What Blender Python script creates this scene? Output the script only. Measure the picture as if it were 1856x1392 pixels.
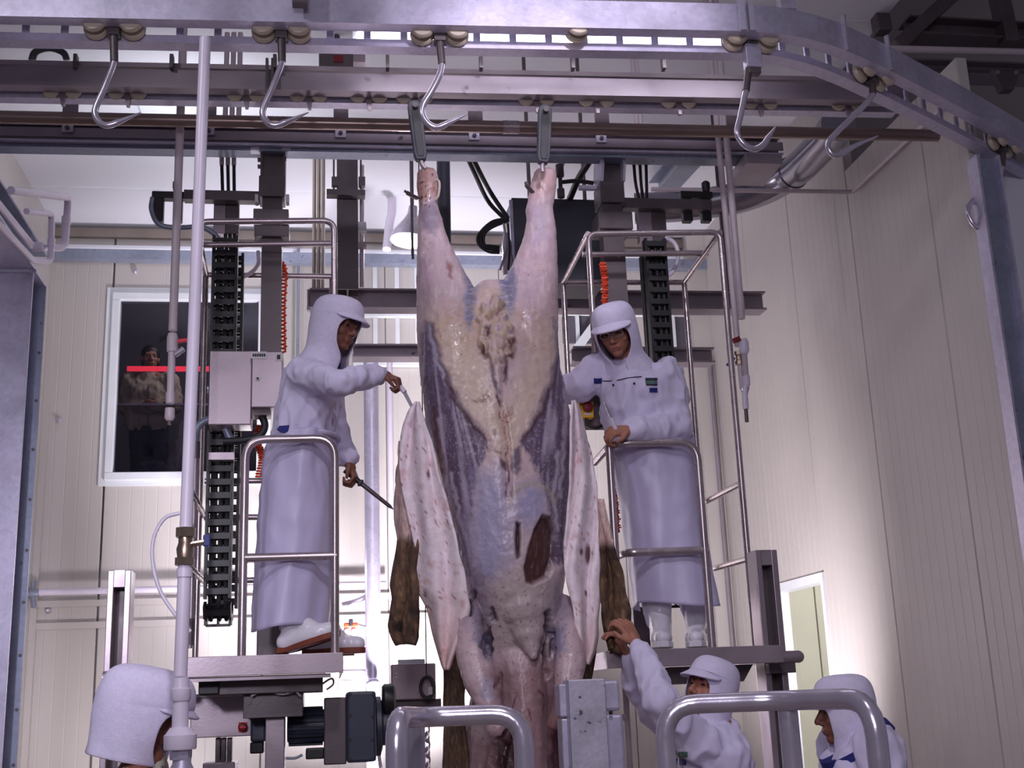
import bpy, bmesh, math, random
import numpy as np
from mathutils import Vector, Matrix, noise as mnoise
random.seed(7)
for _o in list(bpy.data.objects): bpy.data.objects.remove(_o)
S = bpy.context.scene
C = S.collection
PI = math.pi
# ------------------------------------------------------------------ camera
FPX, TILT, YAW, ROLL, CAMZ = 2200.0, math.radians(14.5), math.radians(9.0), math.radians(2.2), 1.55
_f = Vector((math.sin(YAW)*math.cos(TILT), math.cos(YAW)*math.cos(TILT), math.sin(TILT)))
_r0 = Vector((math.cos(YAW), -math.sin(YAW), 0)); _u0 = _r0.cross(_f)
_r = _r0*math.cos(ROLL) - _u0*math.sin(ROLL)
_u = _u0*math.cos(ROLL) + _r0*math.sin(ROLL)
_cd = bpy.data.cameras.new('camera'); cam = bpy.data.objects.new('camera', _cd); C.objects.link(cam)
_m = Matrix((( _r.x, _u.x, -_f.x, 0), (_r.y, _u.y, -_f.y, 0), (_r.z, _u.z, -_f.z, CAMZ), (0, 0, 0, 1)))
cam.matrix_world = _m
_cd.sensor_width = 36; _cd.lens = 36*FPX/1856; _cd.clip_start = 0.05; _cd.clip_end = 100
S.camera = cam
def ray(px, py):
    return _f + _r*((px-928)/FPX) + _u*((696-py)/FPX)
def P(px, py, Y):
    d = ray(px, py); t = Y/d.y
    return Vector((d.x*t, Y, CAMZ+d.z*t))
def PXW(px, py, X):
    d = ray(px, py); t = X/d.x
    return Vector((X, d.y*t, CAMZ+d.z*t))
def PZ(px, py, Z):
    d = ray(px, py); t = (Z-CAMZ)/d.z
    return Vector((d.x*t, d.y*t, Z))
def ppm(px, py, Y):      # pixels per metre on the plane Y
    return 10.0/((P(px+5, py, Y)-P(px-5, py, Y)).length)
# ------------------------------------------------------------------ world, lights, exposure
S.view_settings.view_transform = 'Standard'; S.view_settings.look = 'None'
S.view_settings.exposure = 0.0; S.view_settings.gamma = 1.0; S.view_settings.use_curve_mapping = False
wd = bpy.data.worlds.new('world'); S.world = wd; wd.use_nodes = True
wd.node_tree.nodes['Background'].inputs[0].default_value = (0.58, 0.54, 0.70, 1)
wd.node_tree.nodes['Background'].inputs[1].default_value = 0.14
def area(name, loc, target, size, energy, col, sy=None):
    l = bpy.data.lights.new(name, 'AREA'); l.energy = energy; l.color = col; l.size = size
    if sy: l.shape = 'RECTANGLE'; l.size_y = sy
    o = bpy.data.objects.new(name, l); C.objects.link(o); o.location = loc
    o.rotation_euler = (Vector(target)-Vector(loc)).to_track_quat('-Z', 'Y').to_euler()
    return o
def point(name, loc, energy, col, rad=0.05):
    l = bpy.data.lights.new(name, 'POINT'); l.energy = energy; l.color = col; l.shadow_soft_size = rad
    o = bpy.data.objects.new(name, l); C.objects.link(o); o.location = loc
    return o
def spot(name, loc, target, energy, col, ang, blend=0.6, rad=0.15):
    l = bpy.data.lights.new(name, 'SPOT'); l.energy = energy; l.color = col; l.spot_size = math.radians(ang); l.spot_blend = blend; l.shadow_soft_size = rad
    o = bpy.data.objects.new(name, l); C.objects.link(o); o.location = loc
    o.rotation_euler = (Vector(target)-Vector(loc)).to_track_quat('-Z', 'Y').to_euler(); return o
spot('hall_lamp_light', (0.3, 0.9, 5.2), (0.3, 5.2, 0.7), 270, (0.93, 0.87, 1.0), 62, 1.0, 0.2)
spot('hall_lamp_light', (-2.2, 2.4, 5.2), (2.6, 6.6, 1.3), 92, (0.94, 0.92, 1.0), 60, 0.5, 0.12)
spot('rail_lamp_light', (1.0, 2.6, 4.52), (1.0, 4.5, 4.36), 165, (0.90, 0.84, 1.0), 52, 0.9, 0.08)
spot('side_lamp_light', (-1.5, 0.9, 2.6), (-1.62, 6.6, 1.9), 380, (0.86, 0.83, 1.0), 44, 1.0, 0.15)
area('front_fill_light', (-0.5, -1.8, 3.5), (0.2, 5.4, 1.6), 1.4, 80, (0.90, 0.85, 1.0))  # large frontal fill added behind the camera, not a ceiling fixture
spot('back_flood_light', (0.45, 8.2, 0.7), (0.44, 10, 2.8), 1600, (0.98, 0.93, 1.0), 84, 1.0, 0.2)
spot('back_flood_light', (1.9, 7.2, 0.7), (3.35, 8.5, 2.3), 400, (0.98, 0.92, 0.97), 84, 1.0, 0.2)
spot('back_flood_light', (-1.2, 8.2, 0.6), (-1.4, 10, 1.6), 120, (0.98, 0.92, 0.97), 90, 1.0, 0.2)
area('ceiling_fill_uplight', (-0.9, 7.4, 4.65), (-0.7, 8.2, 5.5), 0.6, 14.0, (0.92, 0.94, 1.0))  # unseen uplight added to brighten the ceiling, no fixture built
area('gallery_light', (-0.6, 10.5, 5.4), (-1.4, 10.8, 4.2), 0.3, 16.0, (1.0, 0.95, 0.95))

# ------------------------------------------------------------------ materials
MAT = {}
def sl(c):   # sRGB 0-255 -> linear
    return tuple(((x/255)/12.92 if x/255 <= 0.04045 else ((x/255+0.055)/1.055)**2.4) for x in c)
def mat(name, col, rough=0.5, metal=0.0, var=0.12, scale=6.0, bump=0.0, bscale=40.0, stretch=(1, 1, 1), spec=0.5,
        emit=None, trans=0.0, vcol=False, voro=False, dirt=None, sheen=0.0, sss=0.0, coat=0.0, gen=False):
    m = bpy.data.materials.new(name); m.use_nodes = True; nt = m.node_tree; n = nt.nodes; L = nt.links
    b = n['Principled BSDF']
    tc = n.new('ShaderNodeTexCoord'); mp = n.new('ShaderNodeMapping'); mp.inputs['Scale'].default_value = stretch
    L.new(tc.outputs['Object'], mp.inputs[0])
    nz = n.new('ShaderNodeTexNoise'); nz.inputs['Scale'].default_value = scale; nz.inputs['Detail'].default_value = 6
    L.new(mp.outputs[0], nz.inputs[0])
    mr = n.new('ShaderNodeMapRange'); mr.inputs[1].default_value = 0.3; mr.inputs[2].default_value = 0.7
    mr.inputs[3].default_value = 1-var; mr.inputs[4].default_value = 1+var
    L.new(nz.outputs[0], mr.inputs[0])
    mx = n.new('ShaderNodeMix'); mx.data_type = 'RGBA'; mx.blend_type = 'MULTIPLY'; mx.inputs[0].default_value = 1.0
    if vcol:
        at = n.new('ShaderNodeVertexColor'); at.layer_name = 'Col'; L.new(at.outputs[0], mx.inputs[6])
    else:
        mx.inputs[6].default_value = (*col, 1)
    L.new(mr.outputs[0], mx.inputs[7])
    out = mx.outputs[2]
    if voro:
        vo = n.new('ShaderNodeTexVoronoi'); vo.inputs['Scale'].default_value = voro; L.new(tc.outputs['Object'], vo.inputs[0])
        hs = n.new('ShaderNodeSeparateColor'); L.new(vo.outputs['Color'], hs.inputs[0])
        m2 = n.new('ShaderNodeMapRange'); m2.inputs[3].default_value = 0.93; m2.inputs[4].default_value = 1.06; L.new(hs.outputs[0], m2.inputs[0])
        mx2 = n.new('ShaderNodeMix'); mx2.data_type = 'RGBA'; mx2.blend_type = 'MULTIPLY'; mx2.inputs[0].default_value = 1
        L.new(out, mx2.inputs[6]); L.new(m2.outputs[0], mx2.inputs[7]); out = mx2.outputs[2]
    if dirt:     # dark specks and smears of their own shape
        nd = n.new('ShaderNodeTexNoise'); nd.inputs['Scale'].default_value = dirt[1]; nd.inputs['Detail'].default_value = 8
        L.new(mp.outputs[0], nd.inputs[0])
        rd = n.new('ShaderNodeMapRange'); rd.inputs[1].default_value = dirt[2]; rd.inputs[2].default_value = dirt[2]+0.08; L.new(nd.outputs[0], rd.inputs[0])
        mx3 = n.new('ShaderNodeMix'); mx3.data_type = 'RGBA'; L.new(rd.outputs[0], mx3.inputs[0]); L.new(out, mx3.inputs[6]); mx3.inputs[7].default_value = (*dirt[0], 1); out = mx3.outputs[2]
    L.new(out, b.inputs['Base Color'])
    b.inputs['Roughness'].default_value = rough; b.inputs['Metallic'].default_value = metal
    b.inputs['Specular IOR Level'].default_value = spec
    b.inputs['Transmission Weight'].default_value = trans
    b.inputs['Sheen Weight'].default_value = sheen; b.inputs['Coat Weight'].default_value = coat
    if sss: b.inputs['Subsurface Weight'].default_value = sss; b.inputs['Subsurface Radius'].default_value = (0.02, 0.008, 0.005)
    if rough and metal:
        rr = n.new('ShaderNodeMapRange'); rr.inputs[1].default_value = 0.3; rr.inputs[2].default_value = 0.7; rr.inputs[3].default_value = rough*0.8; rr.inputs[4].default_value = min(1, rough*1.25)
        L.new(nz.outputs[0], rr.inputs[0]); L.new(rr.outputs[0], b.inputs['Roughness'])
    if bump:
        bn = n.new('ShaderNodeTexNoise'); bn.inputs['Scale'].default_value = bscale; bn.inputs['Detail'].default_value = 5
        L.new(mp.outputs[0], bn.inputs[0])
        bp = n.new('ShaderNodeBump'); bp.inputs['Strength'].default_value = bump; bp.inputs['Distance'].default_value = 0.01
        L.new(bn.outputs[0], bp.inputs['Height']); L.new(bp.outputs[0], b.inputs['Normal'])
    if emit:
        b.inputs['Emission Color'].default_value = (*emit[0], 1); b.inputs['Emission Strength'].default_value = emit[1]
    MAT[name] = m
    return m
mat('panel', sl((190, 183, 180)), 0.45, var=0.03, scale=1.5, bump=0.02, bscale=8)
mat('panel_white', sl((224, 224, 234)), 0.5, var=0.03, scale=1.2)
mat('panel_light', sl((228, 226, 214)), 0.45, var=0.03, scale=1.5)
mat('seal', sl((152, 138, 130)), 0.7)
mat('frame_white', sl((222, 224, 230)), 0.35, var=0.04)
mat('steel', sl((164, 150, 158)), 0.36, 0.55, var=0.10, scale=5, bump=0.03, bscale=90, stretch=(1, 1, 1))
mat('steel_bright', sl((214, 206, 222)), 0.20, 0.72, var=0.06, scale=12, bump=0.02, bscale=120)
mat('steel_rail', sl((180, 166, 170)), 0.26, 0.7, var=0.12, scale=8, bump=0.02, bscale=60)
mat('steel_dark', sl((98, 88, 92)), 0.45, 0.4, var=0.15, scale=9, bump=0.05, bscale=60)
mat('steel_brown', sl((146, 126, 120)), 0.30, 0.7, var=0.2, scale=5, stretch=(0.2, 1, 1), bump=0.02)
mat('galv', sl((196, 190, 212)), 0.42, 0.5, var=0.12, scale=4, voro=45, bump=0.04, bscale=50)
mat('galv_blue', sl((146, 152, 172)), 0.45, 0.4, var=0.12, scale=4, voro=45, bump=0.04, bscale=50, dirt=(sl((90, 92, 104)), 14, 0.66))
mat('galv_speck', sl((192, 188, 204)), 0.5, 0.5, var=0.10, scale=9, voro=90, bump=0.06, bscale=80, dirt=(sl((84, 76, 88)), 26, 0.64))
mat('beam_grey', sl((148, 136, 146)), 0.42, 0.4, var=0.12, scale=5, bump=0.03, dirt=(sl((84, 70, 72)), 9, 0.68))
mat('duct', sl((150, 146, 158)), 0.22, 0.9, var=0.06, scale=3)
mat('black', sl((26, 24, 28)), 0.45, var=0.2, scale=20)
mat('rubber', sl((34, 32, 38)), 0.55, var=0.2, scale=30)
mat('dark_paint', sl((66, 66, 78)), 0.5, var=0.08, scale=8, bump=0.03)
mat('motor', sl((52, 56, 76)), 0.45, var=0.1, scale=10, bump=0.05)
mat('pvc', sl((228, 218, 236)), 0.32, var=0.04, scale=8, dirt=(sl((190, 176, 190)), 12, 0.68))
mat('pvc_dull', sl((196, 182, 190)), 0.4, var=0.05, scale=8)
mat('nylon', sl((205, 190, 172)), 0.4, var=0.08, scale=20)
mat('brass', sl((176, 156, 140)), 0.3, 0.9, var=0.1, scale=30)
mat('orange', sl((232, 74, 36)), 0.45, var=0.08)
mat('red', sl((214, 26, 58)), 0.5, var=0.05)
mat('red_dark', sl((120, 22, 30)), 0.5)
mat('yellow', sl((226, 170, 36)), 0.5)
mat('blue_handle', sl((48, 60, 130)), 0.5)
mat('cloth', sl((214, 206, 234)), 0.85, var=0.05, scale=5, bump=0.10, bscale=9, sheen=0.2)
mat('cloth_net', sl((222, 214, 240)), 0.85, var=0.05, scale=60, bump=0.3, bscale=220)
mat('vinyl', sl((204, 196, 228)), 0.40, var=0.05, scale=2.0, bump=0.35, bscale=5, stretch=(1, 1, 0.6))
mat('navy', sl((34, 40, 118)), 0.8, var=0.1)
mat('green_cloth', sl((78, 110, 100)), 0.8)
mat('boot', sl((232, 228, 238)), 0.25, var=0.03)
mat('sole', sl((122, 58, 40)), 0.6, var=0.1)
mat('skin', sl((168, 112, 92)), 0.5, var=0.07, scale=20, bump=0.04, bscale=120, sss=0.08)
mat('skin_dark', sl((132, 82, 66)), 0.5, var=0.08, scale=20, bump=0.04, bscale=120, sss=0.08)
mat('hair', sl((22, 18, 20)), 0.5, var=0.2, scale=80, bump=0.3, bscale=160)
mat('lip', sl((138, 74, 66)), 0.45)
mat('eye', sl((32, 22, 22)), 0.2)
mat('jacket', sl((176, 160, 140)), 0.75, var=0.08, scale=5, bump=0.2, bscale=12)
mat('trousers', sl((44, 44, 62)), 0.8, var=0.15)
mat('camo', sl((190, 184, 170)), 0.8, var=0.1, scale=20, dirt=(sl((70, 66, 56)), 18, 0.52))
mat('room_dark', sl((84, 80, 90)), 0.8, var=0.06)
mat('carcass', (1, 1, 1), 0.36, var=0.06, scale=22, bump=0.28, bscale=34, vcol=True, sss=0.05, coat=0.12)
mat('hide', (1, 1, 1), 0.55, var=0.10, scale=26, bump=0.25, bscale=60, vcol=True)
mat('fur', (1, 1, 1), 0.8, var=0.30, scale=40, bump=0.9, bscale=120, stretch=(1, 1, 0.35), vcol=True)
mat('lamp_glow', (1, 1, 1), 0.5, emit=((0.95, 0.92, 1.0), 16))
mat('tube_glow', (1, 1, 1), 0.5, emit=((0.93, 0.90, 1.0), 6))
mat('label_white', sl((214, 208, 212)), 0.5)
mat('ink', sl((40, 36, 44)), 0.6)
g = bpy.data.materials.new('glass'); g.use_nodes = True
nt = g.node_tree; gl = nt.nodes.new('ShaderNodeBsdfGlossy'); gl.inputs['Roughness'].default_value = 0.03; gl.inputs[0].default_value = (0.9, 0.9, 1, 1)
tr = nt.nodes.new('ShaderNodeBsdfTransparent'); tr.inputs[0].default_value = (0.62, 0.60, 0.66, 1)
fr = nt.nodes.new('ShaderNodeFresnel'); ms = nt.nodes.new('ShaderNodeMixShader')
nt.links.new(fr.outputs[0], ms.inputs[0]); nt.links.new(tr.outputs[0], ms.inputs[1]); nt.links.new(gl.outputs[0], ms.inputs[2])
nt.links.new(ms.outputs[0], nt.nodes['Material Output'].inputs[0]); MAT['glass'] = g

# ------------------------------------------------------------------ mesh helpers
WLOC = {}
class MB:
    def __init__(self): self.v = []; self.f = []
    def add(self, vs, fs):
        n = len(self.v); self.v += [Vector(p) for p in vs]; self.f += [tuple(i+n for i in q) for q in fs]; return self
    def bx(self, x0, x1, y0, y1, z0, z1):
        vs = [(x, y, z) for z in (z0, z1) for y in (y0, y1) for x in (x0, x1)]
        return self.add(vs, [(0, 2, 3, 1), (4, 5, 7, 6), (0, 1, 5, 4), (2, 6, 7, 3), (0, 4, 6, 2), (1, 3, 7, 5)])
    def obox(self, c, ax, ay, az):   # oriented box, half-axis vectors
        c = Vector(c); ax = Vector(ax); ay = Vector(ay); az = Vector(az)
        vs = [c+sx*ax+sy*ay+sz*az for sz in (-1, 1) for sy in (-1, 1) for sx in (-1, 1)]
        return self.add(vs, [(0, 2, 3, 1), (4, 5, 7, 6), (0, 1, 5, 4), (2, 6, 7, 3), (0, 4, 6, 2), (1, 3, 7, 5)])
    def tube(self, pts, r, n=10, closed=False, flat=1.0):
        pts = [Vector(p) for p in pts]; k = len(pts)
        rs = r if isinstance(r, (list, tuple)) else [r]*k
        vs = []; fs = []; nrm = None
        for i, p in enumerate(pts):
            if closed: t = pts[(i+1) % k]-pts[i-1]
            else: t = pts[min(i+1, k-1)]-pts[max(i-1, 0)]
            t.normalize()
            if nrm is None:
                a = Vector((0, 0, 1)) if abs(t.z) < 0.9 else Vector((0, 1, 0))
                nrm = t.cross(a).normalized()
            else:
                nrm = (nrm-t*nrm.dot(t)).normalized()
            b = t.cross(nrm)
            for j in range(n):
                a = 2*PI*j/n
                vs.append(p+nrm*(math.cos(a)*rs[i])+b*(math.sin(a)*rs[i]*flat))
        for i in range(k if closed else k-1):
            i2 = (i+1) % k
            for j in range(n): fs.append((i*n+j, i*n+(j+1) % n, i2*n+(j+1) % n, i2*n+j))
        if not closed:
            fs.append(tuple(range(n))[::-1]); fs.append(tuple((k-1)*n+j for j in range(n)))
        return self.add(vs, fs)
    def lathe(self, prof, c, axis=(0, 0, 1), n=20):
        ax = Vector(axis).normalized(); a = Vector((0, 0, 1)) if abs(ax.z) < 0.9 else Vector((1, 0, 0))
        u = ax.cross(a).normalized(); w = ax.cross(u); c = Vector(c); vs = []; fs = []
        for (r, h) in prof:
            for j in range(n):
                t = 2*PI*j/n; vs.append(c+ax*h+u*(r*math.cos(t))+w*(r*math.sin(t)))
        for i in range(len(prof)-1):
            for j in range(n): fs.append((i*n+j, i*n+(j+1) % n, (i+1)*n+(j+1) % n, (i+1)*n+j))
        fs.append(tuple(range(n))[::-1]); fs.append(tuple((len(prof)-1)*n+j for j in range(n)))
        return self.add(vs, fs)
    def cyl(self, p0, p1, r, n=14): return self.tube([p0, p1], r, n)
    def sweep(self, prof, path, closed_prof=True):   # prof: (lateral, z); path: horizontal 3-D points
        path = [Vector(p) for p in path]; k = len(path); m = len(prof); vs = []; fs = []
        for i, p in enumerate(path):
            t = (path[min(i+1, k-1)]-path[max(i-1, 0)]); t.z = 0; t.normalize()
            nn = Vector((-t.y, t.x, 0))
            for (a, h) in prof: vs.append(p+nn*a+Vector((0, 0, h)))
        for i in range(k-1):
            for j in range(m if closed_prof else m-1): fs.append((i*m+j, (i+1)*m+j, (i+1)*m+(j+1) % m, i*m+(j+1) % m))
        fs.append(tuple(range(m))); fs.append(tuple((k-1)*m+j for j in range(m))[::-1])
        return self.add(vs, fs)
    def prism(self, poly, d):    # planar polygon extruded by vector d
        n = len(poly); d = Vector(d); vs = [Vector(p) for p in poly]+[Vector(p)+d for p in poly]
        return self.add(vs, [tuple(range(n))[::-1], tuple(range(n, 2*n))]+[(i, (i+1) % n, n+(i+1) % n, n+i) for i in range(n)])
    def grid(self, rows, closed=False):
        m = len(rows[0]); vs = [p for r in rows for p in r]; fs = []
        for i in range(len(rows)-1):
            for j in range(m if closed else m-1): fs.append((i*m+j, i*m+(j+1) % m, (i+1)*m+(j+1) % m, (i+1)*m+j))
        return self.add(vs, fs)
    def ball(self, c, r, n=16, k=10, R=None):
        if not isinstance(r, (list, tuple)): r = (r, r, r)
        c = Vector(c); vs = []; fs = []
        for i in range(k+1):
            th = PI*i/k
            for j in range(n):
                a = 2*PI*j/n; q = Vector((r[0]*math.sin(th)*math.cos(a), r[1]*math.sin(th)*math.sin(a), r[2]*math.cos(th)))
                vs.append(c+(R @ q if R else q))
        for i in range(k):
            for j in range(n): fs.append((i*n+j, (i+1)*n+j, (i+1)*n+(j+1) % n, i*n+(j+1) % n))
        return self.add(vs, fs)
    def caps(self, p0, r0, p1, r1, n=14):   # round-ended cone
        p0 = Vector(p0); p1 = Vector(p1); d = p1-p0; L = d.length or 1e-5; d = d/L
        pts = []; rs = []
        for i in range(4):
            a = PI/2*(1-i/4.0)*0.98; pts.append(p0-d*(r0*math.sin(a))); rs.append(max(1e-4, r0*math.cos(a)))
        pts += [p0, p1]; rs += [r0, r1]
        for i in range(1, 5):
            a = PI/2*i/4*0.98; pts.append(p1+d*(r1*math.sin(a))); rs.append(max(1e-4, r1*math.cos(a)))
        return self.tube(pts, rs, n)
    def mesh(self, name):
        me = bpy.data.meshes.new(name); me.from_pydata([tuple(p) for p in self.v], [], self.f); me.validate(); me.update()
        b = bmesh.new(); b.from_mesh(me); bmesh.ops.remove_doubles(b, verts=b.verts, dist=1e-6); bmesh.ops.recalc_face_normals(b, faces=b.faces); b.to_mesh(me); b.free()
        return me
    def build(self, name, m, parent=None, smooth=False, bevel=0.0, centre=True):
        vv = self.v; lo = Vector([min(p[i] for p in vv) for i in range(3)]); hi = Vector([max(p[i] for p in vv) for i in range(3)])
        c = (lo+hi)/2; c.z = lo.z
        self.v = [p-c for p in vv]
        me = self.mesh(name)
        return link(name, me, m, c, parent, smooth, bevel)
def link(name, me, m, c, parent=None, smooth=False, bevel=0.0):
    if m is not None and not me.materials: me.materials.append(MAT[m])
    if smooth:
        for p in me.polygons: p.use_smooth = True
        if smooth != 'full':
            try: me.set_sharp_from_angle(angle=math.radians(40))
            except Exception: pass
    o = bpy.data.objects.new(name, me); C.objects.link(o)
    c = Vector(c); WLOC[o.name] = c.copy()
    if parent: o.parent = parent; o.location = c-WLOC[parent.name]
    else: o.location = c
    if bevel:
        bm = o.modifiers.new('bevel', 'BEVEL'); bm.width = bevel; bm.segments = 2; bm.limit_method = 'ANGLE'
    return o
def thing(name, label, cat, loc=(0, 0, 0), group=None):
    o = bpy.data.objects.new(name, None); C.objects.link(o); o.location = loc; o.empty_display_size = 0.1
    WLOC[o.name] = Vector(loc); tag(o, label, cat, group); return o
def tag(o, label, cat, group=None, kind=None):
    o['label'] = label; o['category'] = cat
    if group: o['group'] = group
    if kind: o['kind'] = kind
    return o
def struct(o): o['kind'] = 'structure'; return o
def sroot(name, loc=(0, 0, 0)):
    o = bpy.data.objects.new(name, None); C.objects.link(o); o.location = loc; o.empty_display_size = 0.1
    WLOC[o.name] = Vector(loc); o['kind'] = 'structure'; return o
def fillet(pts, rad, n=6):
    pts = [Vector(p) for p in pts]; out = [pts[0]]
    for i in range(1, len(pts)-1):
        a, b, c = pts[i-1], pts[i], pts[i+1]
        d0 = (a-b); d1 = (c-b); r = min(rad, d0.length*0.48, d1.length*0.48)
        p0 = b+d0.normalized()*r; p1 = b+d1.normalized()*r
        for k in range(n+1):
            t = k/n; out.append(p0*(1-t)**2+b*(2*t*(1-t))+p1*t*t)
    out.append(pts[-1]); return out
def spline(pts, n=8):      # Catmull-Rom
    pts = [Vector(p) for p in pts]; q = [pts[0]*2-pts[1]]+pts+[pts[-1]*2-pts[-2]]; out = []
    for i in range(1, len(q)-2):
        for k in range(n):
            t = k/n; a, b, c, d = q[i-1], q[i], q[i+1], q[i+2]
            out.append(0.5*((2*b)+(c-a)*t+(2*a-5*b+4*c-d)*t*t+(3*b-a-3*c+d)*t**3))
    out.append(pts[-1]); return out
def copy_tree(o, parent=None, shift=None):
    c = o.copy(); C.objects.link(c); c.parent = parent
    if shift: c.location = Vector(o.location)+Vector(shift)
    WLOC[c.name] = WLOC[o.name]+(Vector(shift) if shift else Vector((0, 0, 0)))
    for ch in o.children: copy_tree(ch, c)
    return c
def TB(pts): return [P(*p) for p in pts]
# ================================================================== the setting
ZC = 5.53
ZW = 4.80      # height of the right wall
YB, XR, XL = 10.0, 3.35, -2.26
flo = struct(MB().bx(-4.5, 6.5, -3, 11.5, -0.1, 0).build('floor', 'seal'))
cl = struct(MB().bx(-3.2, XR+0.06, 2.6, 10.1, ZC, ZC+0.1).build('ceiling', 'panel_white'))
for i in range(4):       # ceiling panel joints
    MB().bx(-3.2, XR+0.06, 6.3+i*0.95, 6.3+i*0.95+0.02, ZC-0.006, ZC).build('joint_strip', 'frame_white', cl)
def ribbed(w, h, nr, t=0.06, g=0.0015):
    # wall panel in local x (width), z (height), front at y=0 facing -y, shallow V grooves
    xs = [0.0]; ys = [0.006]; xs.append(0.006); ys.append(0.0)
    for i in range(1, nr):
        x = w*i/nr; xs += [x-0.006, x, x+0.006]; ys += [0, g, 0]
    xs += [w-0.006, w]; ys += [0.0, 0.006]
    m = MB(); n = len(xs)
    m.add([(x, y, 0) for x, y in zip(xs, ys)]+[(x, y, h) for x, y in zip(xs, ys)]+[(0, t, 0), (w, t, 0), (0, t, h), (w, t, h)],
          [(i, i+1, n+i+1, n+i) for i in range(n-1)]+[(2*n, 2*n+2, 2*n+3, 2*n+1), (0, n, 2*n+2, 2*n), (n-1, 2*n+1, 2*n+3, 2*n-1)])
    return m.mesh('panel')
def place_panel(me, m, loc, rz, parent):
    o = link('panel', me, m, loc, parent); o.rotation_euler = (0, 0, rz); return o
# back wall with the gallery window
wb = sroot('wall_back', (0.5, YB, 0))
WX0, WX1, WZ0, WZ1 = -1.76, -0.50, 3.36, 4.95
pm = ribbed(0.995, ZC, 10)
for i in range(4): place_panel(pm, 'panel', (WX1+0.005+i, YB, 0), 0, wb)
place_panel(ribbed(WX0-XL-0.01, ZC, 5), 'panel', (XL, YB, 0), 0, wb)
place_panel(ribbed((WX1-WX0)/2-0.01, WZ0, 6), 'panel', (WX0+0.005, YB, 0), 0, wb)
place_panel(ribbed((WX1-WX0)/2-0.01, WZ0, 6), 'panel', ((WX0+WX1)/2+0.005, YB, 0), 0, wb)
place_panel(ribbed((WX1-WX0)-0.01, ZC-WZ1, 3), 'panel', (WX0+0.005, YB, WZ1), 0, wb)
# right wall with a doorway
WEND = PXW(1828, 600, XR).y+0.12
wr = sroot('wall_right', (XR, 7.8, 0))
DY0, DY1, DZ = 7.92, 8.86, 2.29
pr = ribbed(0.99, ZC, 10)
# seams at Y 5.9, 6.97, 7.95, ...
for (a, b) in ((WEND, 5.92), (5.92, 6.92), (6.92, 7.92), (8.86, 9.43), (9.43, 10.0)):
    place_panel(ribbed(b-a-0.006, ZC if a > 6.5 else ZW, max(3, round((b-a)*10))), 'panel', (XR, b-0.003, 0), -PI/2, wr)
place_panel(ribbed(DY1-DY0-0.01, ZC-DZ, 10), 'panel', (XR, DY1-0.005, DZ), -PI/2, wr)
dr = sroot('door_1', (XR, (DY0+DY1)/2, 0))
m = MB()
MB().bx(XR-0.012, XR+0.09, DY0-0.0, DY1+0.0, DZ-0.05, DZ+0.012).build('door_head', 'frame_white', dr)
for y in (DY0, DY1-0.04): MB().bx(XR-0.012, XR+0.09, y, y+0.04, 0, DZ-0.05).build('door_jamb', 'frame_white', dr)
# room beyond the doorway
wn = sroot('wall_beyond', (5.2, 7.8, 0))
for i in range(5): place_panel(ribbed(0.99, 3.2, 4), 'panel_light', (5.0, 6.8+i, 0), -PI/2, wn)
for i in range(2): place_panel(ribbed(0.79, 3.2, 4), 'panel_light', (3.42+i*0.8, 10.2, 0), 0, wn)
MB().bx(3.42, 5.05, 5.84, 10.25, 3.2, 3.25).build('room_ceiling', 'panel_white', wn)
b = MB().tube([(4.9, 6.2, 2.35), (4.9, 10.1, 2.35)], 0.05).build('wall_bumper', 'seal', wn, True)
point('side_room_light', (4.2, 8.2, 2.9), 46, (1.0, 1.0, 0.93), 0.15)
# wall of the neighbouring bay, seen past the end of the right wall
wf = sroot('wall_side', (5.4, 5.2, 0))
for i in range(4): place_panel(ribbed(0.99, 4.3, 5), 'panel_white', (5.6, 5.6-i, 0), -PI/2, wf)
place_panel(ribbed(0.99, 4.3, 5), 'panel_white', (3.45, 5.75, 0), 0, wf); place_panel(ribbed(0.99, 4.3, 5), 'panel_white', (4.45, 5.75, 0), 0, wf)
# roof and far wall of the next bay, seen over the right wall
rf = struct(MB().bx(XR+0.06, 9.0, 2.6, 13.0, 6.3, 6.36).build('roof', 'panel'))
wz = struct(MB().bx(XR+0.06, 9.0, 12.0, 12.1, 0, 6.3).build('wall_far', 'panel'))
wl = sroot('wall_left', (XL, 8.8, 0))
for i in range(3): place_panel(ribbed(0.99, ZC, 10), 'panel', (XL, YB-1+i*-1.0, 0), PI/2, wl)
for c in wl.children: pass
# trims along the top of the back wall
t1 = struct(MB().bx(XL, XR, YB-0.05, YB-0.001, ZC-0.10, ZC-0.02).build('trim_1', 'seal'))
t2 = struct(MB().sweep([(0, 0), (0.10, 0), (0.10, 0.012), (0.012, 0.012), (0.012, 0.085), (0, 0.085)], [(XL, YB-0.2, 5.18), (XR, YB-0.2, 5.18)]).build('trim_2', 'galv_blue'))
t3 = struct(MB().bx(XL, XR, YB-0.03, YB-0.001, ZC-0.19, ZC-0.165).build('trim_3', 'panel_white'))
# corner cover strips
struct(MB().bx(XR-0.16, XR-0.001, YB-0.16, YB-0.002, 0, ZC).build('trim_4', 'panel'))
struct(MB().bx(XL+0.001, XL+0.05, YB-0.05, YB-0.002, 0, ZC-0.2).build('trim_5', 'panel'))
# bolts on the wall
for (px, py) in ((245, 492), (107, 762), (88, 1107)):
    tag(MB().lathe([(0.022, 0), (0.026, 0.012), (0.012, 0.03)], P(px, py, YB-0.002), (0, -1, 0), 10).build('wall_bolt', 'steel_bright', None, True),
        'small round metal bolt on the back wall ' + {245: 'above the gallery window', 107: 'left of the gallery window', 88: 'below the white wall pipe'}[px], 'bolt', 'wall bolts')
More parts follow.
